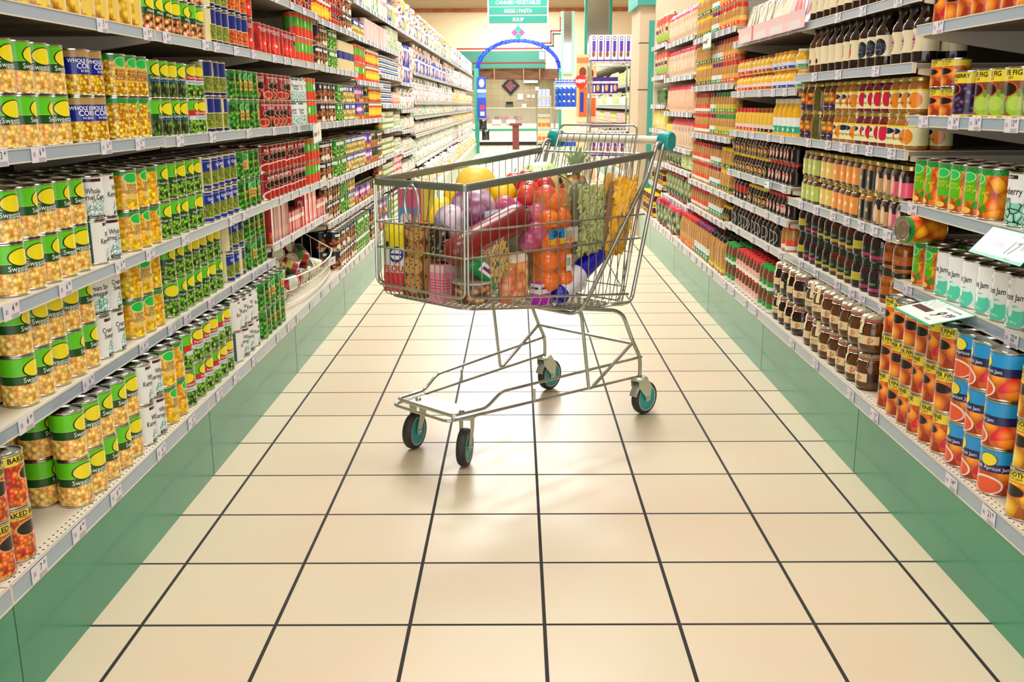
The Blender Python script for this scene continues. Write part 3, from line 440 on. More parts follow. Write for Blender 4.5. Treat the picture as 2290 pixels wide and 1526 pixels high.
# clip-top jars
def clip_build(jam, stripe):
    def b(far):
        r, h = .046, .120; g = G(); g.lathe([(.0001, .001), (r*.8, 0), (r*.95, .006), (r, .02), (r, .062), (r*.93, .080), (r*.80, .090), (r*.80, .098)], jam, 26 if not far else 12)
        ring = G(); ring.lathe([(r*.80, .097), (r*.90, .0985), (r*.90, .103), (r*.80, .1045)], mat('rubber_ring', 'c0604c', .5), 24)
        lid = G(); lid.lathe([(r*.80, .104), (r*.88, .105), (r*.88, .110), (r*.74, .117), (r*.70, .118), (r*.68, .1165), (.0001, .1165)], mat('clip_lid_glass', 'a09070', .1, 0, .8), 26)
        cl = G(); ex = r*.9
        cl.tube([(ex*math.cos(a), ex*math.sin(a), .0945) for a in [i*2*PI/20 for i in range(20)]], .0012, steel, 5, True)
        cl.tube([(0, ex, .095), (0, ex+.006, .112), (0, ex*.6, .1195), (0, -ex*.6, .1195), (0, -ex-.006, .112), (0, -ex, .095)], .0013, steel, 5)
        cl.tube([(-.008, ex+.001, .1), (-.012, ex+.004, .075), (0, ex+.007, .060), (.012, ex+.004, .075), (.008, ex+.001, .1)], .0012, steel, 5)
        L = G(); L.lathe([(r+.0006, .028), (r+.0006, .055)], lab('clip_label', 'e6d2a0', [(('e', .62, .45, .04, .4), ('V', 60, 6, 'f0a890', 'd06a50', 'e6d2a0')), (('r', 0, .28, 0, 1), '2c1a0c'), (('r', .72, 1, 0, 1), '2c1a0c')]), 26, .028, .055)
        if not far: L.cyltext('Apricot', .011, BR, r+.001, .044, -.35); L.cyltext('Preserve', .007, BR, r+.001, .034, -.35)
        out = [(None, g.mesh('clip_top_jar')), ('rubber_ring', ring.mesh('rubber_ring')), ('glass_lid', lid.mesh('glass_lid')), ('wire_clasp', cl.mesh('wire_clasp')), ('label', L.mesh('label'))]
        if stripe:
            S = G(); w = .0075; P = [(r*.5, .119), (r*.86, .1125), (r*.92, .10), (r*.90, .09), (r*1.0, .078), (r*1.02, .06)]
            vs = [(x, sgn*w, z) for x, z in P for sgn in (-1, 1)]; S.add(vs, [(2*i, 2*i+1, 2*i+3, 2*i+2) for i in range(len(P)-1)], mat('paper_strip', 'ecdcae', .6)); out.append(('paper_seal', S.mesh('paper_seal')))
        return out
    return b
for k, n, d, j, st in (('clip', 'clip_top_jar', 'paper-sealed brown clip-top preserve jar', brown_jam, 1), ('clipn', 'clip_top_jar', 'brown clip-top preserve jar', brown_jam, 0), ('clipd', 'clip_top_jar', 'dark-filled clip-top preserve jar', dark_jam, 1)):
    reg(k, n, d, 'jar', .0965, .098, .1205, clip_build(j, st))
# cartons, bags
box_k('bgrey', 'tall_grey_red_carton', 'tall red carton with grey side', lab('bgrey', 'a81c24', [(('r', 0, .42, 0, 1), '7c7c80'), (('r', .42, 1, .0, .3), TOM), (('r', .42, 1, .5, .9), 'c02830')]), .062, .09, .165)
box_k('bsmall', 'small_red_carton', 'small red juice carton', lab('bsmall', 'c02838', [(('b', .55, .75), 'f0d0c0'), (('e', .5, .3, .3, .2), 'e85048')]), .048, .04, .095)
box_k('btube', 'red_tube_pack', 'white-and-red tube carton', lab('btube', 'e02838', [(('r', .3, .75, .08, .8), 'f4e4dc'), (('e', .5, .45, .16, .28), 'c83040')]), .045, .05, .15)
box_k('bpink', 'salmon_pink_box', 'salmon-pink box', lab('bpink', 'f4b0a0', [(('b', .1, .25), 'e07040'), (('b', .6, .8), 'fadcd4')]), .075, .12, .10)
box_k('bmag', 'magenta_box', 'white-and-magenta box', lab('bmag', 'f4e8e8', [(('b', .5, .9), 'e0409a'), (('b', .05, .2), 'e8c840')]), .10, .14, .055)
box_k('bgrn', 'green_white_box', 'flat white-and-green box', lab('bgrn', 'eef2e4', [(('e', .5, .5, .3, .3), '3cae5a'), (('b', .85, 1), 'c87838')]), .10, .14, .055)
box_k('bredw', 'red_white_tall_box', 'tall white box with red stripes', lab('bredw', 'f4dcd8', [(('r', .1, .3, 0, 1), 'd83c4a'), (('r', .6, .75, 0, 1), 'e06070')]), .04, .12, .145)
box_k('bblu', 'blue_biscuit_box', 'blue-and-purple cereal box', lab('bblu', '3048c0', [(('e', .5, .35, .35, .25), 'e8b880'), (('b', .7, .85), 'e8e8f8')]), .05, .14, .17)
box_k('bwht', 'white_baking_box', 'pale white baking box', lab('bwht', 'f4f0e4', [(('b', .55, .75), 'e8a8a0'), (('r', .2, .5, .1, .4), 'c8d8a0')]), .09, .12, .17)
box_k('bgrd', 'green_stock_box', 'small green-and-white stock box', lab('bgrd', 'e4ead0', [(('e', .5, .55, .3, .35), '3c9a4c'), (('b', 0, .15), 'd89050')]), .07, .10, .06)
for key, n, d, c, w, dd, h in (('fwhite', 'white_flour_bag', 'white flour bag', ('N', 4, 5, 'e6e0d4', 'f4f2ec', 'f6d8d0'), .11, .09, .13), ('fspots', 'spotted_sugar_bag', 'white sugar bag with dark spots', ('N', 9, 10, '2a2226', 'f0ece4', 'fffaf4'), .11, .08, .10), ('fgreen', 'green_rice_bag', 'yellow-green rice bag', ('N', 5, 3, '7aa83c', 'd8dc80', 'f0f0c0'), .13, .09, .17), ('fpink', 'pink_baking_bag', 'pink-and-white baking bag', ('N', 6, 5, 'd83850', 'f6c8c4', 'fbf4ee'), .13, .10, .17), ('fyel', 'yellow_lentil_bag', 'yellow lentil bag', ('N', 6, 5, 'd88a1c', 'f8e070', '8cb840'), .13, .10, .15),
                           ('fteal', 'teal_white_bag', 'white bag with teal print', ('N', 6, 6, '3cae94', 'eef6f0', 'ffffff'), .12, .09, .12), ('fcust', 'custard_powder_bag', 'peach-and-white powder bag', ('N', 7, 7, 'd8702c', 'f8ead8', 'f4dcc8'), .11, .09, .12), ('fblack', 'black_print_bag', 'white bag with bold black print', ('N', 6, 7, '181418', 'e8e4e0', 'ffffff'), .11, .09, .13), ('fgreen2', 'green_print_bag', 'white bag with green print', ('N', 7, 8, '1c8a44', 'e0f0e0', 'ffffff'), .10, .09, .12), ('fcolor', 'tea_packet', 'multicoloured tea packet', ('V', 3, 4, 'e03c4c', 'f0d8a0', '3c50c0'), .08, .09, .15)):
    bag_k(key, n, d, lab('lb'+key, c, rough=.3), w, dd, h)
bag_k('tort', 'pasta_packet', 'clear pasta packet with pink header', lab('ltort', ('N', 6, 2, 'c8905c', 'f0dcc0', 'd8b088'), [(('b', .78, 1), 'ee3a64'), (('r', .45, .52, 0, .8), 'f8f4ee')]), .062, .05, .20, 'packet')
bag_k('tortp', 'pink_pasta_packet', 'peach pasta packet with pink header', lab('ltortp', ('N', 8, 2, 'e8a080', 'f8ccb0', 'e8b888'), [(('b', .80, 1), 'f0305c')]), .062, .05, .19, 'packet')
bag_k('torty', 'yellow_noodle_packet', 'yellow noodle packet', lab('ltorty', 'f0e068', [(('r', .4, .6, 0, 1), 'f8f8c8'), (('b', .9, 1), 'e04a60')]), .05, .05, .17, 'packet')
bag_k('crisp', 'crisp_bag', 'red-and-lime tortilla crisp bag', lab('lcrisp', ('N', 4, 2, 'd8a860', 'e8d0a8', 'c87850'), [(('b', .12, .3), '9cd83c'), (('b', 0, .12), 'b02838'), (('b', .62, .85), 'e05a50'), (('r', .2, .8, .38, .5), '2c2430')]), .16, .09, .24)
bag_k('dgreen', 'dark_green_packet', 'dark-green packet', lab('ldgreen', ('N', 5, 3, '0f3a18', '2c6a2c', '6aa03c')), .06, .05, .13, 'packet')
bag_k('nuts', 'party_snack_bag', 'red-trimmed snack bag', lab('lnuts', ('V', 5, 4, 'f0e8dc', '8a9a5c', '2c3a30'), [(('b', .86, 1), 'c82040'), (('b', 0, .1), 'e03c50')]), .13, .07, .20, 'bag', .08)
bag_k('greenp', 'lime_snack_bag', 'lime-green snack bag', lab('lgreenp', ('N', 4, 4, '5ab82c', 'c8e080', 'f0f0e0')), .14, .08, .20)
jar_k('rndt', 'beetroot_jar', 'dark beetroot jar with yellow lid', mat('beetroot', '5c1018', .15, 0, .5), YLd, lab('lrndt', 'e8c828', [(('e', .5, .5, .1, .3), 'b02018')]), r=.045, h=.09, lr=.042, lh=.014, lz=(.1, .4), sh=.8)
jar_k('cubl', 'asparagus_jar', 'tall cream tube can with blue band', mat('cream_tube', 'ecd8a4', .3), mat('cream_tube', 'ecd8a4', .3), lab('lcubl', '142c88'), r=.024, h=.17, lr=.0235, lh=.01, lz=(.4, .66), sh=.9)
def tub_build(far):
    g = G(); X = Matrix.Rotation(PI/2, 4, 'Y'); X = Matrix.Translation((0, 0, .085)) @ Matrix.Rotation(math.radians(78), 4, 'Y')
    g.lathe([(.0001, -.012), (.055, -.012), (.078, .010), (.085, .011), (.085, .015), (.077, .015), (.075, .011), (.0001, .011)], mat('tub_plastic', 'eeeade', .25, 0, .4), 30, 0, 1, 0, X)
    l = G(); l.lathe([(.066, .0115), (.0001, .0118)], lab('tub_disc', 'f4efe0', [(('b', .011, .02), 'f0e8c8')]), 30, 0, 1, 0, X)
    return [(None, g.mesh('round_cracker_tub')), ('lid', l.mesh('lid'))]
reg('tub', 'round_cracker_tub', 'upright round cream cracker pack', 'tub', .045, .12, .17, tub_build)
def disc_build(far):
    g = G(); X = Matrix.Translation((0, 0, .085)) @ Matrix.Rotation(math.radians(80), 4, 'Y')
    g.lathe([(.0001, -.01), (.08, -.01), (.085, .0), (.085, .008), (.08, .01)], mat('blue_pack', '3c78c8', .3, 0, .3), 30, 0, 1, 0, X); g.lathe([(.08, .0101), (.055, .0101), (.0001, .0101)], mat('grey_disc', 'b8b8b8', .4), 30, 0, 1, 0, X)
    g.sphere((0, 0, .0105), (.045, .03, .002), mat('red_print', 'e04438', .4), 14, 5, X); return [(None, g.mesh('round_rice_cake_pack'))]
reg('disc', 'round_rice_cake_pack', 'round blue pack with red fruit picture', 'pack', .05, .12, .17, disc_build)
# --- placing runs of products
cnt = {}; used = {}
def place(kind, far, x, y, z, rz, label, group, tilt=None):
    k = KIND[kind]; ms = k.get(far)
    o = link(k.name, ms[0][1], None, label, k.cat, group, None, (x, y, z)); o.rotation_euler = (tilt or (0, 0))[0:1] + ((tilt or (0, 0))[1], rz) if tilt else (0, 0, rz)
    for nm, me in ms[1:]: link(nm, me, o)
    return o
TN = {1: [''], 2: ['lower', 'upper'], 3: ['lower', 'middle', 'upper'], 4: ['lowest', 'second', 'third', 'highest'], 5: ['lowest', 'second', 'third', 'fourth', 'highest'], 6: ['lowest', 'second', 'third', 'fourth', 'fifth', 'highest']}
RN = ['front', 'second', 'third', 'fourth']
def run(side, b, si, y0, y1, kinds, tiers=None, rows=1, rot=.35, off=0, gap=0, toptiers=None, fill=True, wob=.003):
    L = side == 'L'; s = 1 if L else -1; zs = (LZ if L else RZ)[b]; z0 = zs[si]-.004
    fx = ((LP if L else RP) if si == 0 else (LX if L else RX)); kl = kinds if isinstance(kinds, list) else [kinds]; y = y0; i = 0; far = b >= 4
    bn = '%s %s bay' % (NTH[b-1] if b else 'frame-edge', 'vegetable' if L else 'jam'); sn = '%s shelf' % ORD[si] if si == 0 else '%s shelf up' % ORD[si]
    top = zs[si+1]-.0195 if si+1 < len(zs) else z0+.33
    seq = []
    while True:
        kk = kl[min(len(kl)-1, int((y-y0)/(y1-y0)*len(kl)))] if len(kl) > 1 and not gap < 0 else kl[0]
        if gap < 0: kk = kl[i % len(kl)] if random.random() < .7 else random.choice(kl)
        k = KIND[kk]; w = k.w+max(0, gap)
        if y+w > y1+.012: break
        seq.append((kk, y+w/2)); y += w; i += 1
    for kk, yc in seq:
        k = KIND[kk]; nt = tiers or max(1, min(6, int((top-z0)/k.h)))
        if nt*k.h > top-z0+.002 and nt > 1: nt = max(1, int((top-z0+.002)/k.h))
        key = (side, b, si, k.name); cnt[key] = cnt.get(key, 0)+1; ci = cnt[key]-1
        jx, jr = random.uniform(-wob, wob), 0
        for rw in range(rows):
            for t in range(nt):
                x = fx - s*(.014+k.d/2+off+rw*k.d) + random.uniform(-wob, wob)*.6; zz = z0+t*(k.h+.0004)+.0006
                rz = (0 if L else PI)+random.gauss(0, rot)
                bits = [k.desc, nth(ci)+' along']
                tr = (TN[nt][t]+' tier' if nt > 1 else '') + ((' ' if nt > 1 else '') + RN[rw]+' row' if rows > 1 else '')
                if tr: bits.append(tr)
                bits += [sn, bn]
                lb = ', '.join(bits)
                for a_, b_ in ((' tier', ''), (' shelf up', ' shelf'), ('with ', '')):
                    if len(lb.replace(',', '').split()) > 16: lb = lb.replace(a_, b_)
                o = place(kk, far, x, yc+random.uniform(-.0012, .0012), zz, rz, lb, '%s on the %s, %s' % (k.desc, sn, bn))
                if k.h > top-z0: q = (top-z0-.004)/k.h; o.scale = (1, 1, q)
# ---------------------------------------------------------------- stock on the shelves
for k in range(0, 19): bay('L', k)
for k in range(0, 7): bay('R', k)
R_ = run
# left wall, first bay
R_('L', 0, 0, 1.43, 1.66, 'beans', 3, 2); R_('L', 1, 0, 1.668, 1.84, 'beans', 3, 2, .25)
R_('L', 1, 0, 2.02, 2.42, 'sweet', 2, 3); R_('L', 1, 0, 2.425, 2.60, 'wkern', 2, 3); R_('L', 1, 0, 2.60, 2.76, 'ycream', 2, 3); R_('L', 1, 0, 2.765, 2.85, 'ppeas', 2, 3)
R_('L', 1, 1, 1.96, 2.36, 'sweet', 2, 2); R_('L', 1, 1, 2.36, 2.57, 'wcream', 2, 2); R_('L', 1, 1, 2.58, 2.85, 'ycream', 2, 2)
R_('L', 1, 2, 1.97, 2.39, 'sweet', 2, 4); R_('L', 1, 2, 2.39, 2.60, 'wkern', 2, 4); R_('L', 1, 2, 2.61, 2.85, 'ycream', 2, 4)
R_('L', 1, 3, 1.94, 2.38, 'sweet', 2, 2); R_('L', 1, 3, 2.385, 2.60, 'blue', 2, 2); R_('L', 1, 3, 2.61, 2.85, 'okern', 2, 2)
R_('L', 1, 4, 2.22, 2.85, 'goldcan', 1, 1)
# second bay
R_('L', 2, 0, 2.858, 3.27, 'ppeas', 2, 3); R_('L', 2, 0, 3.28, 3.60, 'wkern', 2, 3); R_('L', 2, 0, 3.62, 4.03, 'gyel', 2, 3)
R_('L', 2, 1, 2.858, 3.45, 'gpeas', 2, 2); R_('L', 2, 1, 3.46, 3.69, 'petit', 2, 2); R_('L', 2, 1, 3.70, 4.03, 'gyel', 2, 2)
R_('L', 2, 2, 2.858, 3.26, 'gpeas', 2, 4); R_('L', 2, 2, 3.27, 3.66, 'petit', 2, 4); R_('L', 2, 2, 3.67, 4.03, 'gyel', 2, 4)
R_('L', 2, 3, 2.858, 3.18, 'gbean', 2, 2); R_('L', 2, 3, 3.19, 3.36, 'ppeas', 2, 1); R_('L', 2, 3, 3.37, 3.64, 'lentil', 2, 1); R_('L', 2, 3, 3.65, 4.03, 'gyel', 2, 1)
R_('L', 2, 4, 2.858, 3.44, 'vegmix', 2, 1); R_('L', 2, 4, 3.45, 3.68, 'lentil', 2, 1); R_('L', 2, 4, 3.70, 3.92, 'carrot', 2, 1); R_('L', 2, 4, 3.93, 4.03, 'tomato', 2, 1)
# third bay
R_('L', 3, 1, 4.06, 4.38, 'bgrey', 1, 1, .05); R_('L', 3, 1, 4.40, 4.70, 'bsmall', 1, 2, .05); R_('L', 3, 1, 4.72, 5.0, 'btube', 1, 1, .05); R_('L', 3, 1, 5.02, 5.23, 'bsmall', 1, 1, .05)
R_('L', 3, 2, 4.055, 4.86, 'puree', 2, 3); R_('L', 3, 2, 4.87, 5.23, 'otom', 2, 2)
R_('L', 3, 3, 4.055, 4.62, 'tonion', 2, 2); R_('L', 3, 3, 4.63, 4.93, 'wonion', 2, 1); R_('L', 3, 3, 4.94, 5.23, 'otom', 2, 1)
R_('L', 3, 4, 4.055, 4.76, 'tomato', 2, 1); R_('L', 3, 4, 4.78, 5.23, 'otom', 2, 1)
R_('L', 3, 5, 4.06, 4.7, 'tomato', 2, 1); R_('L', 3, 5, 4.72, 5.23, 'tonion', 2, 1)
# fourth bay
R_('L', 4, 0, 5.25, 5.85, 'medley', 2, 2); R_('L', 4, 0, 5.86, 6.43, 'pickle', 2, 2); R_('L', 4, 1, 5.25, 5.7, 'medley', 2, 2); R_('L', 4, 1, 5.72, 6.43, ['pickle', 'mush', 'spagh'], 2, 2)
R_('L', 4, 2, 5.25, 5.6, 'medley', 2, 2); R_('L', 4, 2, 5.62, 6.0, 'pickle', 2, 2); R_('L', 4, 2, 6.02, 6.43, 'mush', 2, 2)
R_('L', 4, 3, 5.25, 5.75, 'medley', 2, 1); R_('L', 4, 3, 5.77, 6.0, 'pickle', 2, 1); R_('L', 4, 3, 6.02, 6.43, 'mush', 2, 1)
R_('L', 4, 4, 5.25, 5.6, 'medley', 2, 1); R_('L', 4, 4, 5.62, 5.86, 'pickle', 2, 1); R_('L', 4, 4, 5.88, 6.43, 'cubl', 1, 2)
R_('L', 4, 5, 5.25, 6.43, ['curry', 'tonion', 'medley'], 2, 1)
# fifth bay
R_('L', 5, 0, 6.45, 7.63, ['medley', 'spagh', 'pickle'], 2, 2); R_('L', 5, 1, 6.45, 7.63, ['spagh', 'blackt', 'medley'], 2, 1); R_('L', 5, 2, 6.45, 7.63, ['mush', 'spagh', 'blackt', 'medley'], 2, 2)
R_('L', 5, 3, 6.45, 6.75, 'spagh', 2, 1); R_('L', 5, 3, 6.76, 7.0, 'blackt', 2, 1); R_('L', 5, 3, 7.01, 7.63, 'curry', 2, 1)
R_('L', 5, 4, 6.45, 6.95, 'otom', 2, 1); R_('L', 5, 4, 6.96, 7.63, 'curry', 2, 1); R_('L', 5, 5, 6.45, 6.9, 'mush', 1, 1); R_('L', 5, 5, 6.9, 7.63, 'bredw', 1, 1, .04); R_('L', 5, 6, 6.45, 7.63, ['bblu', 'bwht', 'bgrd'], None, 1, .05)
R_('L', 6, 0, 7.65, 8.35, 'pate', 4, 2); R_('L', 6, 0, 8.36, 8.83, 'bmag', 3, 1, .05); R_('L', 6, 1, 7.65, 8.83, ['pate', 'bmag'], 4, 1); R_('L', 6, 2, 7.65, 8.35, 'pate', 3, 1); R_('L', 6, 2, 8.36, 8.83, 'bgrn', 2, 1, .05)
R_('L', 6, 3, 7.65, 8.35, 'pate', 3, 1); R_('L', 6, 3, 8.36, 8.83, 'bgrn', 2, 1, .05); R_('L', 6, 4, 7.65, 8.3, 'tuna', 5, 1); R_('L', 6, 4, 8.32, 8.83, 'bpink', 1, 1, .05); R_('L', 6, 5, 7.65, 8.83, 'tuna', 4, 1)
R_('L', 6, 6, 7.65, 8.83, ['bredw', 'bgrd', 'bgrd'], None, 1, .05); R_('L', 6, 7, 7.65, 8.83, ['bwht', 'fcolor', 'fgreen'], None, 1, .1)
pale = {0: ['fspots', 'fgreen2', 'fcust', 'fblack', 'fyel'], 1: ['fwhite', 'fspots', 'fteal', 'fgreen2'], 2: ['fcust', 'fspots', 'fwhite', 'fblack'], 3: ['fgreen2', 'fteal', 'fcust', 'fwhite'], 4: ['fspots', 'fblack', 'fpink'], 5: ['bblu', 'fcolor', 'fcust', 'fpink'], 6: ['bwht', 'fpink', 'fcolor', 'fcust', 'bblu', 'fyel', 'fgreen']}
for b in range(7, 19):
    for si in range(7):
        R_('L', b, si, SB[b]+.02, SB[b+1]-.01, pale[si] if b < 13 else ['fpink', 'fyel', 'fgreen', 'fcust'] if si in (0, 2, 4) else ['fcolor', 'fwhite', 'fpink', 'fteal'], None, 1, .12, gap=-1)
# right wall, first bay (nearest)
R_('R', 1, 0, 1.68, 2.06, 'peach', 3, 2, .3); R_('R', 1, 0, 2.065, 2.33, 'apblue', 3, 2, .35); R_('R', 1, 0, 2.335, 2.84, 'apfine', 3, 4, .3)
R_('R', 1, 1, 1.8, 2.16, 'orange', 1, 2, .25); R_('R', 1, 1, 2.17, 2.63, 'wapric', 2, 2, .2); R_('R', 1, 1, 2.64, 2.84, 'apgreen', 1, 2, .2)
R_('R', 1, 2, 1.8, 2.36, 'strawb', 2, 1, .15); R_('R', 1, 2, 2.365, 2.84, 'apgreen', 2, 2, .25)
R_('R', 1, 3, 1.8, 2.56, 'fig', 2, 1, .1); R_('R', 1, 3, 2.565, 2.64, 'blackb', 2, 1, .1); R_('R', 1, 3, 2.645, 2.84, 'apsmall', 2, 1, .15)
R_('R', 1, 4, 1.9, 2.84, 'apfine', 1, 1, .3)
# second bay
R_('R', 2, 0, 2.9, 3.62, 'clip', 2, 2, .35); R_('R', 2, 0, 3.64, 4.02, 'clipd', 2, 2, .3)
R_('R', 2, 1, 2.87, 3.05, 'dkor', 2, 2, .15); R_('R', 2, 1, 3.06, 3.3, ['dkpl', 'dkpl', 'dklm'], 2, 3, .15); R_('R', 2, 1, 3.3, 3.7, ['dkch', 'dkgr'], 2, 3, .15); R_('R', 2, 1, 3.71, 4.02, ['dkpl', 'dklm'], 2, 3, .15)
R_('R', 2, 2, 2.87, 3.0, 'sqpk', 2, 2, .05); R_('R', 2, 2, 3.0, 3.13, 'sqpe', 2, 2, .05); R_('R', 2, 2, 3.14, 3.27, 'sqbk', 2, 1, .05); R_('R', 2, 2, 3.28, 3.55, 'sqor', 2, 1, .05); R_('R', 2, 2, 3.56, 3.72, 'sqye', 2, 1, .05); R_('R', 2, 2, 3.73, 3.94, 'sqgr', 2, 1, .05)
R_('R', 2, 3, 2.87, 3.08, 'sjap', 2, 2, .35); R_('R', 2, 3, 3.085, 3.38, 'sjst', 2, 2, .3); R_('R', 2, 3, 3.385, 3.6, 'sjap', 2, 1, .35); R_('R', 2, 3, 3.605, 3.8, 'sjor', 2, 1, .2); R_('R', 2, 3, 3.8, 3.88, 'sjol', 2, 1); R_('R', 2, 3, 3.885, 4.03, 'sjor', 2, 1, .2)
R_('R', 2, 4, 2.87, 3.16, 'tjfg', 1, 2, .15); R_('R', 2, 4, 3.165, 3.4, 'tjbk', 1, 2, .1); R_('R', 2, 4, 3.41, 3.8, 'tjrd', 1, 1, .15); R_('R', 2, 4, 3.81, 4.03, 'tjor', 1, 1, .15)
R_('R', 2, 5, 2.87, 4.03, 'tjfg', 1, 1, .3)
# third bay
R_('R', 3, 0, 4.06, 4.75, ['chocg', 'choc', 'choc', 'choc'], 2, 4, .1); R_('R', 3, 0, 4.76, 5.0, 'chocg', 2, 3, .1); R_('R', 3, 0, 5.01, 5.23, 'sqzg', 1, 2, .2)
R_('R', 3, 1, 4.06, 4.25, 'pblab', 1, 1, .2); R_('R', 3, 1, 4.26, 5.23, 'syrl', 1, 2, .15)
R_('R', 3, 2, 4.06, 4.5, 'syred', 1, 2, .2); R_('R', 3, 2, 4.51, 4.86, 'syyel', 1, 2, .2); R_('R', 3, 2, 4.87, 5.23, 'syrl2', 1, 2, .2)
R_('R', 3, 3, 4.06, 4.5, 'syred', 2, 2, .2); R_('R', 3, 3, 4.51, 5.23, 'syyel', 2, 2, .2)
R_('R', 3, 4, 4.06, 4.45, 'mytall', 1, 1, .1); R_('R', 3, 4, 4.46, 4.75, 'mylb', 1, 1, .1); R_('R', 3, 4, 4.76, 5.23, 'mylg', 1, 1, .1)
R_('R', 3, 5, 4.06, 4.2, 'mytea', 3, 1, .1); R_('R', 3, 5, 4.2, 4.55, 'myblu', 3, 1, .15); R_('R', 3, 5, 4.56, 4.9, 'mybrn', 3, 1, .15); R_('R', 3, 5, 4.91, 5.23, 'myred', 3, 1, .15)
R_('R', 3, 6, 4.1, 4.35, 'disc', 1, 1, .05); R_('R', 3, 6, 4.42, 5.2, 'tub', 1, 1, .1)
# fourth bay
R_('R', 4, 0, 5.25, 5.4, 'sqzg', 1, 3, .1); R_('R', 4, 0, 5.42, 5.85, 'sqzp', 1, 3, .15); R_('R', 4, 0, 5.86, 6.43, 'sqz', 1, 3, .2)
R_('R', 4, 1, 5.25, 5.45, 'syyel', 1, 1, .2); R_('R', 4, 1, 5.46, 5.85, 'pbteal', 1, 2, .1); R_('R', 4, 1, 5.86, 6.43, 'pblab', 1, 2, .15)
R_('R', 4, 2, 5.25, 5.55, 'pbyel', 2, 1, .15); R_('R', 4, 2, 5.56, 5.85, 'pbpur', 2, 1, .15); R_('R', 4, 2, 5.86, 6.43, 'pblab', 2, 1, .15)
R_('R', 4, 3, 5.25, 5.75, 'pbgrn', 2, 1, .15); R_('R', 4, 3, 5.76, 5.95, 'pbpur', 2, 1, .15); R_('R', 4, 3, 5.96, 6.43, 'pblab', 2, 1, .15)
R_('R', 4, 4, 5.25, 5.6, 'pbred', 2, 1, .15); R_('R', 4, 4, 5.61, 5.9, 'pbpur', 2, 1, .15); R_('R', 4, 4, 5.91, 6.43, 'pbyel', 2, 1, .15)
R_('R', 4, 5, 5.25, 5.75, 'pbred', 2, 1, .15); R_('R', 4, 5, 5.76, 6.0, 'pbpur', 2, 1, .15); R_('R', 4, 5, 6.01, 6.43, 'pbyel', 2, 1, .15)
# fifth and sixth bays
R_('R', 5, 0, 6.45, 7.6, 'nuts', 1, 2, .3); R_('R', 5, 1, 6.45, 7.6, 'nuts', 1, 2, .3); R_('R', 5, 2, 6.45, 7.6, ['greenp', 'nuts', 'nuts'], 1, 1, .1); R_('R', 5, 3, 6.45, 7.3, 'tort', 1, 1, .1); R_('R', 5, 3, 7.31, 7.6, 'torty', 1, 1, .1)
R_('R', 5, 4, 6.45, 7.6, 'tortp', 1, 1, .1); R_('R', 5, 5, 6.45, 7.6, 'tort', 1, 1, .1); R_('R', 5, 6, 6.45, 7.6, 'tort', 1, 1, .1)
R_('R', 6, 0, 7.66, 8.33, 'rndt', 2, 2, .1); R_('R', 6, 1, 7.66, 8.33, 'rndt', 1, 1, .1); R_('R', 6, 3, 7.66, 8.33, 'torty', 1, 1, .1); R_('R', 6, 4, 7.66, 8.1, 'dgreen', 1, 1, .1); R_('R', 6, 5, 7.66, 8.33, 'crisp', 1, 1, .1); R_('R', 6, 6, 7.66, 8.33, 'crisp', 1, 1, .1)
# the free can lying on its side among the jam cans
o = place('apgreen', False, RX+.10, 2.755, .618+.126+.040, 0, 'apricot-jam can lying on its side with 100g FREE band, second shelf up', None)
o.rotation_euler = (0, PI/2, PI+.25); o.location = (RX+.075, 2.745, .618+.126+.0345)
# ---------------------------------------------------------------- promotion signs
def promo(name, label, c, w, h, rot, texts):
    t = bpy.data.objects.new(name, None); t.location = c; t.rotation_euler = rot; link_c(t); t['label'] = label; t['category'] = 'price sign'
    g = G(); g.box(-w/2, w/2, -h/2, h/2, -.0006, .0006, mat('promo_teal', '1fa088', .4)); g.box(-w/2+.004, w/2-.004, -h/2+.008, h/2-.003, .0006, .0009, lab('promo_face', 'f6faf6', [(('r', 0, .42, .60, 1), ('C', 16, 10, 'bfe4da', 'f6faf6')), (('r', .05, .48, .34, .55), '5a1c3c'), (('r', .14, .40, .70, .88), 'e8e0e0')])); g.obj('card', t)
    g = G()
    for st, sz, x0, y0, bo in texts: g.text(st, sz, BK, lambda x, y: (x0+x+y*.18, y0+y, .0013), bo, .85)
    g.obj('lettering', t) if texts else None
    return t
def promo3(label, TL, TR, BL, texts):
    TL, TR, BL = Vector(TL), Vector(TR), Vector(BL); X = (TR-TL); w = X.length; X.normalize(); Y = TL-BL; Y -= X*Y.dot(X); h = Y.length; Y.normalize(); Z = X.cross(Y); cc = TL+X*w/2-Y*h/2
    t = promo('promotion_sign', label, (0, 0, 0), w, h, (0, 0, 0), texts); M_ = Matrix((X, Y, Z)).transposed().to_4x4(); M_.translation = cc; t.matrix_world = M_
promo3('teal-edged sign reading 9.99 each, tilted over stacked jam cans', (1.118, 2.54, .616), (1.118, 2.315, .618), (1.00, 2.44, .593), [('APRICOT JAM 900G', .012, .04, .038, 0), ('9', .058, .035, .0, .001), ('99', .036, .072, .010, .0006), ('EACH', .012, .055, -.036, 0)])
promo3('teal-edged sign reading 17 each, hanging from shelf of strawberry jam', (1.113, 2.27, .842), (1.113, 2.03, .845), (1.06, 2.20, .785), [('STRAWBERRY JAM', .012, .06, .028, 0), ('17', .05, .035, -.004, .001), ('99', .03, .078, .006, .0006), ('EACH', .01, .05, -.030, 0)])
promo('promotion_sign', 'small white hanging sign under the tomato-and-onion cans', (-.985, 4.87, .995), .20, .10, (PI/2, math.radians(-4), PI/2), [('4', .05, .03, 0, .001)])
promo('promotion_sign', 'small sign reading 10.99 hanging beside the spread jars', (1.10, 5.86, 1.475), .25, .09, (PI/2, 0, -PI/2), [('10', .045, .0, 0, .001), ('99', .025, .04, .01, 0)])
promo('promotion_sign', 'pale sign folded over rail above the dark syrup bottles', (1.10, 4.32, .775), .09, .04, (PI/2, 0, -PI/2), [])
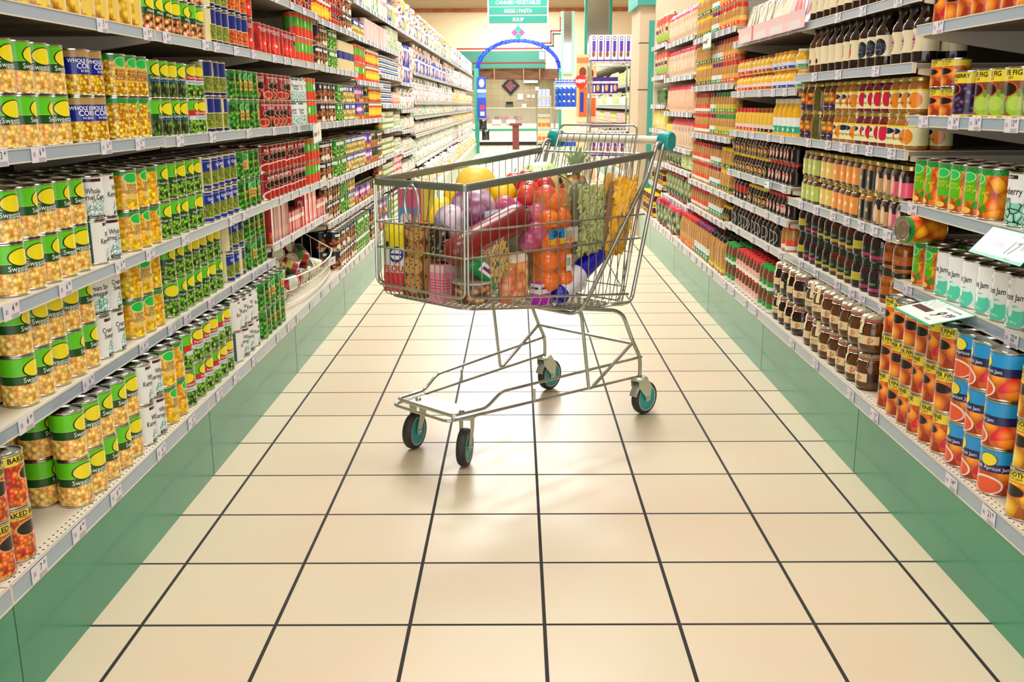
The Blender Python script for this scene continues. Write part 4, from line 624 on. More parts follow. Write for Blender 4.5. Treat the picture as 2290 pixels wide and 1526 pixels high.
g = G(); g.box(-.001, .001, -.57, .57, -.035, .035, lab('promo_strip', 'f4c8cc', [(('r', .05, .22, .1, .5), 'e8e0e4'), (('r', .30, .47, .1, .5), 'e8e0e4'), (('r', .55, .72, .1, .5), 'e8e0e4'), (('r', .80, .95, .1, .5), 'e8e0e4'), (('r', .24, .27, 0, 1), 'd83050')])); g.obj('shelf_strip', None, 'pale pink ticket strip on rail under the round cracker tubs', 'shelf strip', None, None, (1.105, 4.48, 1.445))
# ---------------------------------------------------------------- wire basket with loose cans
def rnd(pts, r=.02, n=4):
    out = []
    for i, p in enumerate(pts):
        p = Vector(p)
        if i in (0, len(pts)-1): out.append(p); continue
        a = (Vector(pts[i-1])-p); b = (Vector(pts[i+1])-p); q = min(r, a.length*.45, b.length*.45); a = p+a.normalized()*q; b = p+b.normalized()*q
        for k in range(n+1): t = k/n; out.append(a*(1-t)**2+p*2*t*(1-t)+b*t*t)
    return out
bk = bpy.data.objects.new('wire_basket', None); bk.location = (-1.0, 4.68, .262); link_c(bk); bk['label'] = 'cream wire dump basket of loose cans at foot of the vegetable wall'; bk['category'] = 'basket'
def bp(t, k, z): # plan of the front: t 0..1 along y, k scale
    y = -.50+1.0*t; return (-.02+.075*math.sin(PI*t)**.6*k, y*(.94+.06*k), z)
g = G(); g.tube([bp(i/20, 1, .125) for i in range(21)], .003, wire_w); g.tube([bp(i/20, .6, .012) for i in range(21)], .003, wire_w); g.tube([bp(i/20, .8, .07) for i in range(21)], .002, wire_w, 5); g.obj('rim', bk)
g = G()
for i in range(25): t = (i+.5)/25; a, b = bp(t, 1, .125), bp(t, .6, .012); g.tube([a, b, (-.36, b[1], .012)], .0014, wire_w, 4)
for x in (-.12, -.22, -.32): g.tube([(x, -.48, .010), (x, .48, .010)], .0016, wire_w, 4)
g.obj('wire_front', bk)
for sy in (-.5, .5):
    g = G(); g.tube([(-.02, sy, .125), (-.30, sy, .29), (-.36, sy, .29), (-.36, sy, .012), (-.02, sy*.97, .012)], .0028, wire_w)
    for i in range(7): x = -.07-i*.045; zt = .125+(-.02-x)*.59; g.tube([(x, sy, min(.29, zt)), (x, sy, .012)], .0016, wire_w, 4)
    g.obj('side_frame', bk)
g = G(); g.tube([(-.36, -.5, .29), (-.36, .5, .29)], .0028, wire_w)
for i in range(17): g.tube([(-.36, -.47+i*.0587, .29), (-.36, -.47+i*.0587, .012)], .0016, wire_w, 4)
g.obj('back_frame', bk)
g = G(); g.box(-.0004, .0004, -.05, .05, -.02, .02, mat('pale_ticket', 'dfe4f0', .4)); g.text('3 99', .02, BK, lambda x, y: (.0008, x, y)); tm = g.mesh('price_ticket')
for t in (.10, .80): p = bp(t, .9, .08); o = link('price_ticket', tm, bk, loc=(p[0]+.006, p[1], p[2]), rz=(.5-t)*.6)
can_k('loosea', 'loose_can', 'cream-and-maroon loose can', lab('lloose', 'f0e8a8', [(('b', .2, .45), '6a1020'), (('e', .5, .6, .15, .2), '3a1418'), (('r', .7, .95, .3, .8), 'f4f4f4')]), .036, .10)
can_k('looseb', 'loose_can', 'red-and-yellow loose can', lab('llooseb', 'b01c20', [(('b', .3, .6), 'e8dc60'), (('e', .5, .45, .15, .25), '3c7a2c')]), .036, .10)
can_k('loosec', 'loose_can', 'steel-sided loose can with barcode label', lab('lloosec', 'd8d4c8', [(('r', .4, .62, .1, .9), ('C', 120, 1, '101010', 'f4f4f4')), (('r', .7, .9, .1, .9), '1f7a5c')]), .036, .10)
lc = [(-.09, -.40, .05), (-.10, -.29, .05), (-.09, -.18, .05), (-.10, -.06, .05), (-.09, .06, .05), (-.10, .17, .05), (-.09, .29, .05), (-.10, .40, .05), (-.20, -.38, .05), (-.21, -.26, .05), (-.2, -.13, .05), (-.21, .01, .05), (-.2, .14, .05), (-.21, .27, .05), (-.2, .39, .05),
      (-.12, -.33, .118), (-.13, -.20, .118), (-.11, -.07, .118), (-.13, .05, .118), (-.12, .18, .118), (-.13, .31, .118), (-.22, -.36, .118), (-.22, -.22, .118), (-.23, -.09, .118), (-.22, .05, .118), (-.23, .18, .118), (-.22, .30, .118), (-.17, -.42, .185), (-.19, -.27, .185), (-.17, -.1, .185), (-.18, .10, .185), (-.19, .24, .185), (-.10, -.43, .17), (-.26, -.40, .24), (-.25, -.28, .245), (-.24, -.05, .24)]
WH3 = ['bottom layer front', 'bottom layer back', 'middle layer front', 'middle layer back', 'top']
for i, p in enumerate(lc):
    kk = ('loosea', 'looseb', 'loosec')[(i*7+i//3) % 3]; q = (0 if i < 8 else 1 if i < 15 else 2 if i < 21 else 3 if i < 27 else 4); j = i-(0, 8, 15, 21, 27)[q]
    o = place(kk, False, -1.0+p[0], 4.68+p[1], .262+p[2], 0, '%s, %s along, %s of basket heap' % (KIND[kk].desc, nth(j), WH3[q]), 'loose cans in the wire basket')
    rx = random.Random(i*5+1); Rm = Matrix.Rotation(rx.uniform(0, 6.28), 4, 'Z') @ Matrix.Rotation(rx.uniform(1.15, 1.9), 4, 'X') @ Matrix.Rotation(rx.uniform(0, 6.28), 4, 'Z') @ Matrix.Translation((0, 0, -.05))
    o.matrix_world = Matrix.Translation(o.location) @ Rm
# ---------------------------------------------------------------- shopping trolley (u along its length, v to its near side, z up)
CA = math.radians(46.8); CO = Vector((-.2725, 3.0193, 0)); CE = Vector((math.cos(CA), math.sin(CA), 0)); CN = Vector((math.sin(CA), -math.cos(CA), 0))
cart = bpy.data.objects.new('shopping_trolley', None); cart.location = CO; cart.rotation_euler = (0, 0, CA); link_c(cart)
cart['label'] = 'chrome wire supermarket trolley full of groceries with teal handle ends'; cart['category'] = 'shopping trolley'
def c(u, v, z): return (u, -v, z)
def cm(P): return [c(*p) for p in P]
def mir(P): return [(u, -v, z) for u, v, z in P]
def vw(u, z): # half width of the basket at length u and height z (narrower under the bottom rail)
    zb = .562-(u+.05)*.115; w = .205+(u+.045)*.066
    if z < zb: t = min(1, (zb-z)/.04); w -= .020*t*t
    return w
def zbot(u): return .522-(u+.03)*.120
def ztop(u): return .892+(u+.045)*.081
def ur(z): return .818-(.957-z)*.27      # rear panel line
chr2 = mat('trolley_chrome', 'c4c8c2', .2, .85, noise=(8, 'aeb2aa')); galv = mat('trolley_rail', '7d827a', .3, .55)
def sect(g, pts, w, h, m, closed=False):  # flat rail swept along pts
    P = [Vector(p) for p in pts]; vs = []; fs = []; N = len(P)
    for i in range(N):
        t = (P[min(i+1, N-1)]-P[max(i-1, 0)]).normalized(); s_ = t.cross(Vector((0, 0, 1))).normalized()
        for a, b in ((-.5, -.5), (.5, -.5), (.5, .3), (.2, .5), (-.2, .5), (-.5, .3)): vs.append(tuple(P[i]+s_*a*w+Vector((0, 0, b*h))))
    n = 6
    for i in range(N-1):
        for k in range(n): l = (k+1) % n; fs.append((i*n+k, i*n+l, (i+1)*n+l, (i+1)*n+k))
    g.add(vs, fs+[tuple(range(n))[::-1], tuple((N-1)*n+k for k in range(n))], m, None, False)
g = G(); sect(g, rnd(cm([(.815, -.262, .957), (-.045, -.205, .890), (-.045, .205, .890), (.815, .262, .957)]), .012, 3), .011, .022, galv); g.obj('top_rail', cart)
g = G()
for z in (.763, .682):
    g.tube(rnd(cm([(ur(z-.012)+.004, -vw(.77, z)-.004, z-.012), (-.052, -.209, z), (-.052, .209, z), (ur(z-.012)+.004, vw(.77, z)+.004, z-.012)]), .012, 3), .0034, chr2, 6)
g.obj('horizontal_wire', cart)
fl = [(-.050, -.207, .880), (-.054, -.207, .561), (-.054, .207, .561), (-.050, .207, .880)]
g = G(); g.tube(rnd(cm(fl), .028, 5), .0042, chr2, 7); g.obj('front_frame', cart)
for s_ in (1, -1):
    P = [(-.040, .211, .880), (-.044, .211, .563), (ur(.475)+.004, .255, .476)]
    g = G(); g.tube(rnd(cm(P if s_ > 0 else mir(P)), .025, 4), .0042, chr2, 7); g.obj('side_frame', cart)
NS = 23
for s_ in (1, -1):
    g = G()
    for i in range(NS):
        u = -.020+i*(.80/(NS-1)); zt = ztop(u)-.006
        uu = lambda z: min(u, ur(z)-.004-(.002*i/NS)) if u > ur(zbot(u)) else u
        zb = zbot(min(u, .70)); P = [(u, vw(u, .9), zt)]
        if u > .68:
            P = [(u, vw(u, .9), zt), (ur(.475)-.03-(NS-1-i)*.012+.02, vw(.7, .6), .50)]; P.append((P[-1][0]-.004, vw(.7, .40), zbot(.69)+.004))
        else: P += [(u, vw(u, .56), zb+.045), (u, vw(u, .5)-.006, zb+.012), (u, vw(u, zb)-.014, zb+.001)]
        g.tube(cm(P if s_ > 0 else mir(P)), .0017, chr2, 5)
    g.obj('side_wire', cart)
g = G()
for i in range(17):
    v = -.19+i*.38/16
    g.tube(cm([(-.046, v, .885), (-.050, v, .60), (-.048, v*.97, .555), (-.040, v*.94, .531), (-.018, v*.92, .521)]), .0017, chr2, 5)
g.obj('front_wire', cart)
g = G()
for i in range(15):
    q = -.9+i*1.8/14; g.tube(cm([(-.018, q*.190, .521), (.70, q*.232, zbot(.70))]), .0017, chr2, 5)
for i in range(21):
    u = i*.69/20; w = vw(u, zbot(u))-.014; g.tube(cm([(u, -w, zbot(u)-.002), (u, w, zbot(u)-.002)]), .0017, chr2, 5)
g.tube(rnd(cm([(.70, -.228, zbot(.70)-.003), (-.028, -.180, .521), (-.028, .180, .521), (.70, .228, zbot(.70)-.003)]), .05, 5), .003, chr2, 6)
g.obj('basket_floor', cart)
# coin / hook loop on the front
g = G(); g.tube(cm([(-.064, -.012+.031*math.sin(a), .834+.056*math.cos(a)) for a in [i*2*PI/20 for i in range(20)]]), .0042, chr2, 7, True); g.tube(cm([(-.062, -.012, .88), (-.056, -.012, .900)]), .004, chr2); g.obj('hook_loop', cart)
# handle and its support tubes
hz = 1.000; g = G(); g.tube(cm([(.893, -.235, hz), (.893, .235, hz)]), .0145, mat('cream_handle', 'efe6cf', .35, 0, .3), 18); hd = g.obj('handle', cart)
teal = mat('teal_plastic', '069a97', .35, 0, .2)
for s_ in (1, -1):
    g = G(); P = []
    prof = [(-.030, -.030), (-.022, -.046), (.012, -.050), (.028, -.034), (.030, .012), (.018, .030), (-.004, .036), (-.022, .026), (-.030, .006)]
    for dv, k in ((-.024, .86), (-.016, 1), (.016, 1), (.024, .86)):
        for a, b in prof: P.append(c(.893+a*k*.95, s_*(.257+dv), hz+.003+b*k*.80))
    n = len(prof); fs = [tuple(range(n)), tuple(3*n+i for i in range(n))[::-1]]
    for j in range(3):
        for i in range(n): l = (i+1) % n; fs.append((j*n+i, (j+1)*n+i, (j+1)*n+l, j*n+l))
    g.add(P, [f[::s_] for f in fs], teal, None, True); g.obj('handle_end', hd, 'teal plastic handle end')
for s_ in (1, -1):
    Y = lambda P: cm(P if s_ > 0 else mir(P))
    g = G(); g.tube(rnd(Y([(.885, .257, .990), (.832, .262, .994), (.770, .264, .876), (.462, .243, .462), (.440, .215, .440), (.44, 0, .44)]), .03, 5), .0072, chr2, 9); g.obj('support_tube', cart)
    g = G(); g.tube(rnd(Y([(.890, .257, .975), (.868, .264, .992), (.842, .266, .93), (.700, .262, .446), (.600, .250, .452), (.585, .19, .435)]), .03, 5), .0072, chr2, 9); g.obj('support_tube', cart)
g = G(); g.tube(cm([(.818, -.25, .953), (.818, .25, .953)]), .005, chr2); g.tube(cm([(.585, -.19, .435), (.585, .19, .435)]), .006, chr2); g.obj('cross_bar', cart)
# rear gate
g = G()
for i in range(15):
    v = -.238+i*.476/14; P = [(ur(.93), v, .945), (ur(.46)+.002, v*.93, .46), (ur(.46)-.01, v*.93, .445)]; g.tube(cm(P), .0017, chr2, 5)
for z in (.62, .50): g.tube(cm([(ur(z)+.003, -.24, z), (ur(z)+.003, .24, z)]), .0028, chr2)
g.tube(rnd(cm([(ur(.935), -.246, .945), (ur(.45), -.226, .45), (ur(.45), .226, .45), (ur(.935), .246, .945)]), .02), .0034, chr2, 6)
g.obj('rear_gate', cart)
g = G(); fp = lambda v, z: (.830-(1.051-z)*.30, v*(1+(1.051-z)*.12), z)
g.tube(rnd(cm([fp(-.190, .80), fp(-.178, 1.051), fp(.178, 1.051), fp(.190, .80)]), .022), .0044, chr2, 7)
g.tube(cm([fp(-.182, 1.020), fp(.182, 1.020)]), .0034, chr2); g.tube(cm([fp(-.19, .80), fp(.19, .80)]), .003, chr2)
for i in range(12): v = -.165+i*.33/11; g.tube(cm([fp(v, 1.020), fp(v, .80)]), .0017, chr2, 5)
g.obj('child_seat_flap', cart)
# chassis
lo = lambda u: .165-(u+.069)*.0185
hw = lambda u: .136+(u+.05)*.118
for s_ in (1, -1):
    Y = lambda P: cm(P if s_ > 0 else mir(P))
    g = G(); g.tube(rnd(Y([(.30, .195, .482), (.66, .224, .418), (.703, .227, .395), (.760, .231, .285), (.803, .234, .220), (.803, .234, .138)]), .03, 5), .0072, chr2, 9); g.obj('rear_leg', cart)
    g = G(); g.tube(rnd(Y([(.36, .19, .468), (.460, .212, .455), (.487, .213, .425), (.528, .216, .158), (.545, .216, .158), (.760, .228, .282)]), .012, 4), .0062, chr2, 9); g.obj('bent_strut', cart)
    g = G(); g.tube(Y([(.288, hw(.288), lo(.288)), (.288, hw(.288), .204)]), .0048, chr2); g.obj('spacer', cart)
g = G(); g.tube(rnd(cm([(.81, -.236, .150), (-.066, -.134, .163), (-.066, .134, .163), (.81, .236, .150)]), .025, 5), .0052, chr2, 8); g.obj('lower_chassis_rail', cart)
g = G(); g.tube(rnd(cm([(.808, -.236, .222), (.152, -.156, .218), (.085, -.150, .176), (-.045, -.136, .178), (-.045, .136, .178), (.085, .150, .176), (.152, .156, .218), (.808, .236, .222)]), .02, 4), .0052, chr2, 8); g.obj('upper_chassis_rail', cart)
g = G(); g.tube(cm([(.758, -.226, .281), (.758, .226, .281)]), .0062, chr2, 8); g.obj('cross_bar', cart)
g = G(); x = [c(u, v, z) for u, v in ((-.03, -.138), (-.03, .138), (.075, .148), (.075, -.148)) for z in (.163, .1665)]
g.add(x, [(1, 3, 5, 7), (6, 4, 2, 0), (0, 2, 3, 1), (2, 4, 5, 3), (4, 6, 7, 5), (6, 0, 1, 7)], mat('zinc_plate', 'cfd2c8', .35, .85), None, False)
for v in (-.105, .105): g.lathe([(.010, .1665), (.010, .172), (.006, .175), (.0001, .1755)], steel, 12, c=c(.02, v, 0)[:2])
g.obj('castor_plate', cart)
rub = mat('black_rubber', '2a2624', .55); gray_r = mat('grey_rim', 'a9adac', .4)
def castor(u, v, top, ang, off):
    """ang: rolling direction in world degrees, off: trail from pivot to axle"""
    cs = bpy.data.objects.new('castor', None); link_c(cs); cs.parent = cart; cs.location = c(u, v, 0); cs.rotation_euler = (0, 0, math.radians(ang)-CA)
    ax = off; r = .0615
    g = G(); X = Matrix.Translation((ax, 0, r)) @ Matrix.Rotation(PI/2, 4, 'X')
    g.lathe([(.047, -.0145), (.057, -.0145), (.0605, -.010), (r, -.004), (r, .004), (.0605, .010), (.057, .0145), (.047, .0145)], rub, 40, 0, 1, 0, X); wl = g.obj('wheel', cs)
    g = G(); g.lathe([(.0001, -.0125), (.02, -.0125), (.040, -.0115), (.0445, -.0135)], teal, 36, 0, 1, 0, X); g.lathe([(.0445, .0135), (.040, .0115), (.02, .0125), (.0001, .0125)], teal, 36, 0, 1, 0, X)
    g.lathe([(.0445, -.0137), (.0475, -.0148), (.049, -.0147)], gray_r, 36, 0, 1, 0, X); g.lathe([(.049, .0147), (.0475, .0148), (.0445, .0137)], gray_r, 36, 0, 1, 0, X); g.obj('hub', cs, 'teal wheel disc')
    g = G(); zt = top-.012
    for s_ in (1, -1):
        P = [(ax-.011, r-.010), (ax+.011, r-.010), (ax+.013, r+.004), (max(.016, ax+.02), r+.045), (.026, zt), (-.026, zt), (-.024, r+.05), (ax-.013, r+.006)]
        vs = [(a, s_*.0175, b) for a, b in P]+[(a, s_*.0195, b) for a, b in P]; n = len(P); fs = [tuple(range(n)), tuple(range(n, 2*n))[::-1]]+[(i, i+n, (i+1) % n+n, (i+1) % n) for i in range(n)]
        g.add(vs, fs, mat('zinc_plate'), None, False)
    g.box(-.027, .027, -.0195, .0195, zt-.002, zt+.002, mat('zinc_plate')); g.lathe([(.030, zt+.002), (.031, zt+.006), (.026, zt+.011), (.014, zt+.013), (.0001, zt+.013)], mat('zinc_plate'), 22)
    # mudguard dome over the wheel
    D = G()
    vs = []; 
    for i in range(9):
        a = math.radians(118+i*6)
        for k, yy in enumerate((-.0175, -.008, .008, .0175)): rr = r+.006+(.003 if k in (1, 2) else 0); vs.append((ax+rr*math.cos(a), yy, r+rr*math.sin(a)))
    D.add(vs, [(i*4+k, i*4+k+1, i*4+k+5, i*4+k+4) for i in range(8) for k in range(3)], mat('zinc_plate'), None, True); 
    g.obj('fork', cs)
    if off > 0: D.obj('wheel_guard', cs)
    g = G(); g.tube([(ax, -.026, r), (ax, .026, r)], .0045, steel, 8); g.tube([(ax, -.0235, r), (ax, -.0195, r)], .0075, steel, 6); g.tube([(ax, .0235, r), (ax, .0195, r)], .0075, steel, 6); g.obj('axle', cs)
castor(.803, .234, .148, 44, .030); castor(.803, -.234, .148, 48, .030); castor(.030, .118, .163, 78, -.030); castor(.030, -.118, .163, 66, -.030)
# ---------------------------------------------------------------- groceries in the trolley
def cw(u, v, z): return CO+CE*u+CN*v+Vector((0, 0, z))
def groc(g, name, label, cat, group=None, parts=()):
    o = g.obj(name, None, label, cat, group); o.location = CO; o.rotation_euler = (0, 0, CA)
    for nm, pg in parts: pg.obj(nm, o)
    return o
def XF(u, v, z, rx=0, ry=0, rz=0): # local frame in the trolley; rz 0 faces +u, -90 faces the near side
    return Matrix.Translation(c(u, v, z)) @ Matrix.Rotation(math.radians(rz), 4, 'Z') @ Matrix.Rotation(math.radians(ry), 4, 'Y') @ Matrix.Rotation(math.radians(rx), 4, 'X')
film = mat('clear_film', 'ffffff', .12, 0, .6, alpha=.16)
def veg(name, label, cat, P, r, m, group=None, nz=0, sq=(1, 1, 1), parts=()):
    g = G(); g.sphere((0, 0, 0), (r*sq[0], r*sq[1], r*sq[2]), m, 20, 12, XF(*P), nz, int(P[0]*1000)); return groc(g, name, label, cat, group, parts)
mel = mat('yellow_melon_skin', 'f8ce08', .4, 0, .15, noise=(14, 'fcd820'))
veg('yellow_melon', 'yellow melon topmost at middle of the trolley, film wrapped', 'melon', (.30, -.10, .862, 0, 0, 20), .070, mel, sq=(1.1, 1, .95)); veg('yellow_melon', 'small yellow melon beside the tomatoes', 'melon', (.345, -.02, .835), .048, mel)
veg('yellow_melon', 'yellow melon low behind the front bars of the trolley', 'melon', (.125, -.10, .765, 0, 30, 0), .058, mel, sq=(.9, .9, 1.3)); veg('yellow_melon', 'yellow melon half seen under film near corner', 'melon', (.205, -.09, .825), .05, mel)
g = G(); g.pillow(.19, .22, .15, mat('frosted_bag', 'fbf2ea', .2, 0, .5, alpha=.10), XF(.245, -.095, .715, 0, 8, -70), lump=.07); groc(g, 'plastic_bag', 'thin clear produce bag round the yellow melons', 'bag')
veg('watermelon', 'pale green striped watermelon behind the tomatoes', 'watermelon', (.60, -.07, .850, 0, 0, 10), .095, lab('melon_skin', ('N', 26, 5, '8cc85a', 'c8e890', 'a4d86c')), sq=(1.1, .95, .82))
tomm = mat('tomato_skin', 'c8201a', .3, 0, .35, noise=(9, 'e8543c'))
st = mat('green_stalk', '3c6a24', .5)
for i, (p, w) in enumerate((((.50, -.05, .872), 'topmost of the vine tomatoes'), ((.455, -.07, .865), 'vine tomato next to the melon'), ((.515, .0, .865), 'vine tomato beside the watermelon'), ((.44, .01, .845), 'vine tomato in second layer'), ((.39, .065, .845), 'vine tomato pressed to near rail'), ((.345, .09, .835), 'vine tomato lying at the corner side of heap'), ((.40, .13, .835), 'vine tomato under the near top rail'), ((.46, .07, .855), 'vine tomato between rail and watermelon'))):
    s1 = G(); s1.sphere(c(p[0], p[1], p[2]+.030), (.012, .012, .003), st, 6, 4); s1.tube(cm([(p[0], p[1], p[2]+.028), (p[0]+.01, p[1], p[2]+.046)]), .002, st, 5)
    veg('vine_tomato', 'red %s' % w, 'tomato', p, .034, tomm, 'vine tomatoes on top of the trolley', parts=[('stalk', s1)])
on = mat('magenta_skin', 'b83a6c', .3, 0, .35, noise=(22, 'd87098'))
for i, p in enumerate(((.33, .06, .79), (.30, .10, .765), (.36, .12, .775), (.335, .14, .72), (.285, .05, .80), (.33, .02, .745), (.315, .13, .69), (.38, .06, .74))):
    veg('red_onion', 'magenta onion in the bag behind red sausage, %s' % (nth(i)+' of bag'), 'onion', p, .037, on, 'magenta onions', .05)
veg('red_cabbage', 'film-wrapped violet and white cabbage near the front corner', 'cabbage', (.17, .02, .80), .075, mat('cabbage', '8c2f74', .35, 0, .4, noise=(11, 'f4e4ee')), nz=.05); veg('red_cabbage', 'pale violet cabbage behind the front bars', 'cabbage', (.09, .0, .76), .06, mat('cabbage2', 'e6cfe0', .35, 0, .4, noise=(13, '6a7a98')), nz=.05)
# sausage
g = G(); A, B = Vector(c(.000, .120, .690)), Vector(c(.245, .150, .778)); d = (B-A).normalized(); L = (B-A).length
q = d.to_track_quat('Z', 'Y').to_matrix().to_4x4(); X = Matrix.Translation(A) @ q
g.lathe([(.0001, -.044), (.014, -.042), (.034, -.030), (.046, -.006), (.050, .03), (.049, L*.5), (.047, L-.03), (.043, L), (.028, L+.020), (.010, L+.028), (.0001, L+.03)], mat('red_casing', '740c12', .3, 0, .35, noise=(5, '8c161a')), 26, 0, 1, 0, X)
cl = G(); cl.lathe([(.008, L+.026), (.012, L+.032), (.009, L+.042), (.0001, L+.044)], mat('green_clip', '1c7a2c', .4), 12, 0, 1, 0, X)
groc(g, 'polony_sausage', 'large dark-red polony sausage lying against the near front corner', 'sausage', None, [('end_clip', cl)])
# bag of oranges
orm = mat('orange_peel', 'f26a0c', .3, 0, .45, noise=(60, 'ff7d18')); ol = []
rr = random.Random(4)
for row, z in enumerate((.555, .622, .690, .757, .818)):
    for k in range(2 if row < 4 else 1): ol.append((.375+k*.068+rr.uniform(-.006, .006)+(.034 if row == 4 else 0), .168-rr.uniform(0, .01)-(.02 if row == 4 else 0), z)); 
    if row < 4: ol.append((.41, .10, z+.01))
for i, p in enumerate(ol): veg('orange', 'orange in the netted bag, %s counted from its bottom' % nth(i), 'orange', p, .036, orm, 'oranges in the clear bag')
g = G(); g.pillow(.165, .34, .115, mat('orange_bag_film', 'ff9a50', .10, 0, .8, alpha=.30), XF(.41, .140, .515, 0, 0, -90), 16, 20, 5, .03); lb = G(); lb.box(.058, .0595, -.075, .001, .165, .215, lab('kg_label', 'f2c818', [(('b', .38, 1), '1a8ad8')]), XF(.41, .140, .515, 0, 0, -90)); lb.text('2kg', .026, BK, lambda x, y: XF(.41, .140, .515, 0, 0, -90) @ Vector((.060, -.036+x, .201+y)), .0006)
lb2 = G(); lb2.box(.058, .0595, .003, .070, .165, .215, lab('bar_label', 'd8cfc4', [(('r', .1, .6, .1, .8), ('C', 50, 12, '4a4640', 'e8e0d4'))]), XF(.41, .140, .515, 0, 0, -90)); lb3 = G(); lb3.box(.056, .0575, .012, .040, .070, .125, lab('bar_label2', 'f4f0ea', [(('r', .15, .85, .3, .8), ('C', 1, 40, '141210', 'f4f0ea'))]), XF(.41, .140, .515, 0, 0, -90))
groc(g, 'orange_bag', 'clear 2kg bag holding oranges against near side of the trolley', 'bag', None, [('weight_label', lb), ('price_label', lb2), ('barcode_label', lb3)])
# pasta bags: film with loose pasta inside
def pasta(name, label, P, w, h, d, col, dark, size, n, seed, curl):
    X = XF(*P); g = G(); g.pillow(w, h, d, mat(name+'_film', 'ffffff', .1, 0, .8, alpha=.07), X, 14, 16, seed, .04)
    inn = G(); m = mat(name+'_dough', col, .4); inn.pillow(w*.84, h*.84, d*.50, mat(name+'_heap', dark, .7), X @ Matrix.Translation((0, 0, h*.05)), 10, 10, seed); r_ = random.Random(seed)
    for i in range(n):
        a, b = r_.uniform(-.40, .40), r_.uniform(.07, .88); q = (max(0, 1-abs(2*a)**2.6)*max(0, 1-abs(2*b-1)**3.5))**.5
        p = Vector((d*(.30+.16*r_.random())*q*random.choice((1, 1, 1, -1)), a*w, b*h)); an = r_.gauss(1.1, .55) if curl < 2 else r_.gauss(1.35, .22); dv = Vector((r_.uniform(-.2, .2), math.cos(an), math.sin(an)))
        pts = [p+dv*(t-.5)*size+Vector((0, math.sin(t*PI*2*curl)*.0018, math.cos(t*PI*2*curl)*.0018)) for t in (0, .2, .4, .6, .8, 1)]
        inn.tube(pts, size*.15, m, 4, False, X, False)
    o = groc(g, name, label, 'pasta bag'); k = inn.obj('pasta_filling', o); k['kind'] = 'stuff'
pasta('green_pasta_bag', 'clear bag of green pasta beside the oranges in trolley', (.555, .165, .615, 0, 0, -88), .165, .265, .115, 'b6c070', '4c5820', .028, 620, 3, 1)
pasta('yellow_pasta_bag', 'tall clear bag of yellow pasta quills at trolley rear', (.672, .178, .610, 0, 10, -84), .15, .30, .10, 'f4b824', '9a6208', .044, 420, 9, 2)
pasta('spiral_pasta_bag', 'small bag of spiral pasta under the polony', (.150, .165, .595, 25, 0, -82), .12, .14, .05, 'd8ac58', 'a87a30', .02, 200, 21, 1.5)
g = G(); X = XF(.510, .06, .755, -18, 0, -75); g.pillow(.17, .15, .06, lab('chilli_bag', 'f2d490', [(('b', 0, .2), '8a9a3c'), (('e', .42, .52, .12, .2), 'c82818'), (('e', .66, .4, .1, .08), 'd83020'), (('d', .3, .75, .1, .1), '2c2010'), (('b', .85, .9), '4a3a10')]), X, lump=.04); groc(g, 'snack_bag', 'cream snack bag printed with red chillies beside green pasta', 'bag')
# pineapple
g = G(); g.lathe([(.0001, .0), (.03, .004), (.05, .03), (.056, .07), (.052, .11), (.035, .14), (.012, .148), (.0001, .15)], lab('pineapple_skin', ('V', 12, 7, 'e8b050', 'a8682c', '3c3c14')), 20, 0, .15, 0, XF(.70, -.02, .735, 0, 12, 0))
lf = G(); lm = mat('pineapple_leaf', '7fa07a', .4, noise=(9, 'a8bc94')); r_ = random.Random(2)
for i in range(30):
    a = i*2.4; t = i/30; ln = .11-.03*t; sp = .95*(1-t)+.1; X = XF(.728, -.02, .872, 0, 10, 0) @ Matrix.Rotation(a, 4, 'Z')
    vs = []; 
    for k in range(6):
        q = k/5; w = .0105*(1-q)**.7+.0003; x = .006+ln*q*math.sin(sp*(.5+.5*q)); z = ln*q*math.cos(sp*(.3+.7*q))+.03*t
        vs += [(x, -w, z), (x-.003, 0, z-.001), (x, w, z)]
    lf.add(vs, [(3*k+j, 3*k+j+1, 3*k+j+4, 3*k+j+3) for k in range(5) for j in (0, 1)], lm, None, True, X)
groc(g, 'pineapple', 'pineapple with leafy crown standing at back of the trolley', 'pineapple', None, [('leaf_crown', lf)])
# front-left goods
g = G(); X = XF(.005, -.150, .528, 0, -6, 198); g.pillow(.145, .225, .085, lab('flour_face', 'f2f0ee', [(('b', .66, 1), 'f8e018'), (('b', 0, .30), 'e83040'), (('e', .48, .56, .20, .115), '14309c'), (('e', .48, .56, .155, .075), 'f4f4f4'), (('r', .3, .66, .545, .575), '14309c'), (('e', .20, .70, .06, .045), '0c1a3c')]), X, 14, 14, 3, .02); g.text('CAKE', .011, mat('print_red', 'd01818', .4), lambda x, y: X @ Vector((.046, x, .100+y))); g.text('FLOUR', .030, mat('print_red', 'd01818', .4), lambda x, y: X @ Vector((.046, x, .080+y)), .0006)
groc(g, 'flour_bag', 'yellow, white and red bag lettered FLOUR at trolley front', 'flour bag')
g = G(); X = XF(.010, -.068, .528, 0, -4, 188); g.box(-.035, .035, -.042, .042, 0, .235, lab('cookie_box', '7a4420', oval(.5, .18, .42, .13, 'd89c58', 'a86c34', 1.08)+oval(.45, .42, .46, .13, 'e2a860', 'a86c34', 1.08)+oval(.55, .64, .42, .12, 'd49450', 'a86c34', 1.08)+oval(.5, .87, .45, .12, 'e0a45c', 'a86c34', 1.08)), X)
for i in range(70): r_ = random.Random(i); a, b = r_.uniform(-.036, .036), r_.uniform(.01, .225); g.sphere((.035, a, b), (.0015, .0030, .0026), mat('choc_chip', '2c1408', .4), 6, 4, X)
groc(g, 'cookie_packet', 'choc-chip cookie packet standing next to the flour bag', 'cookie packet')
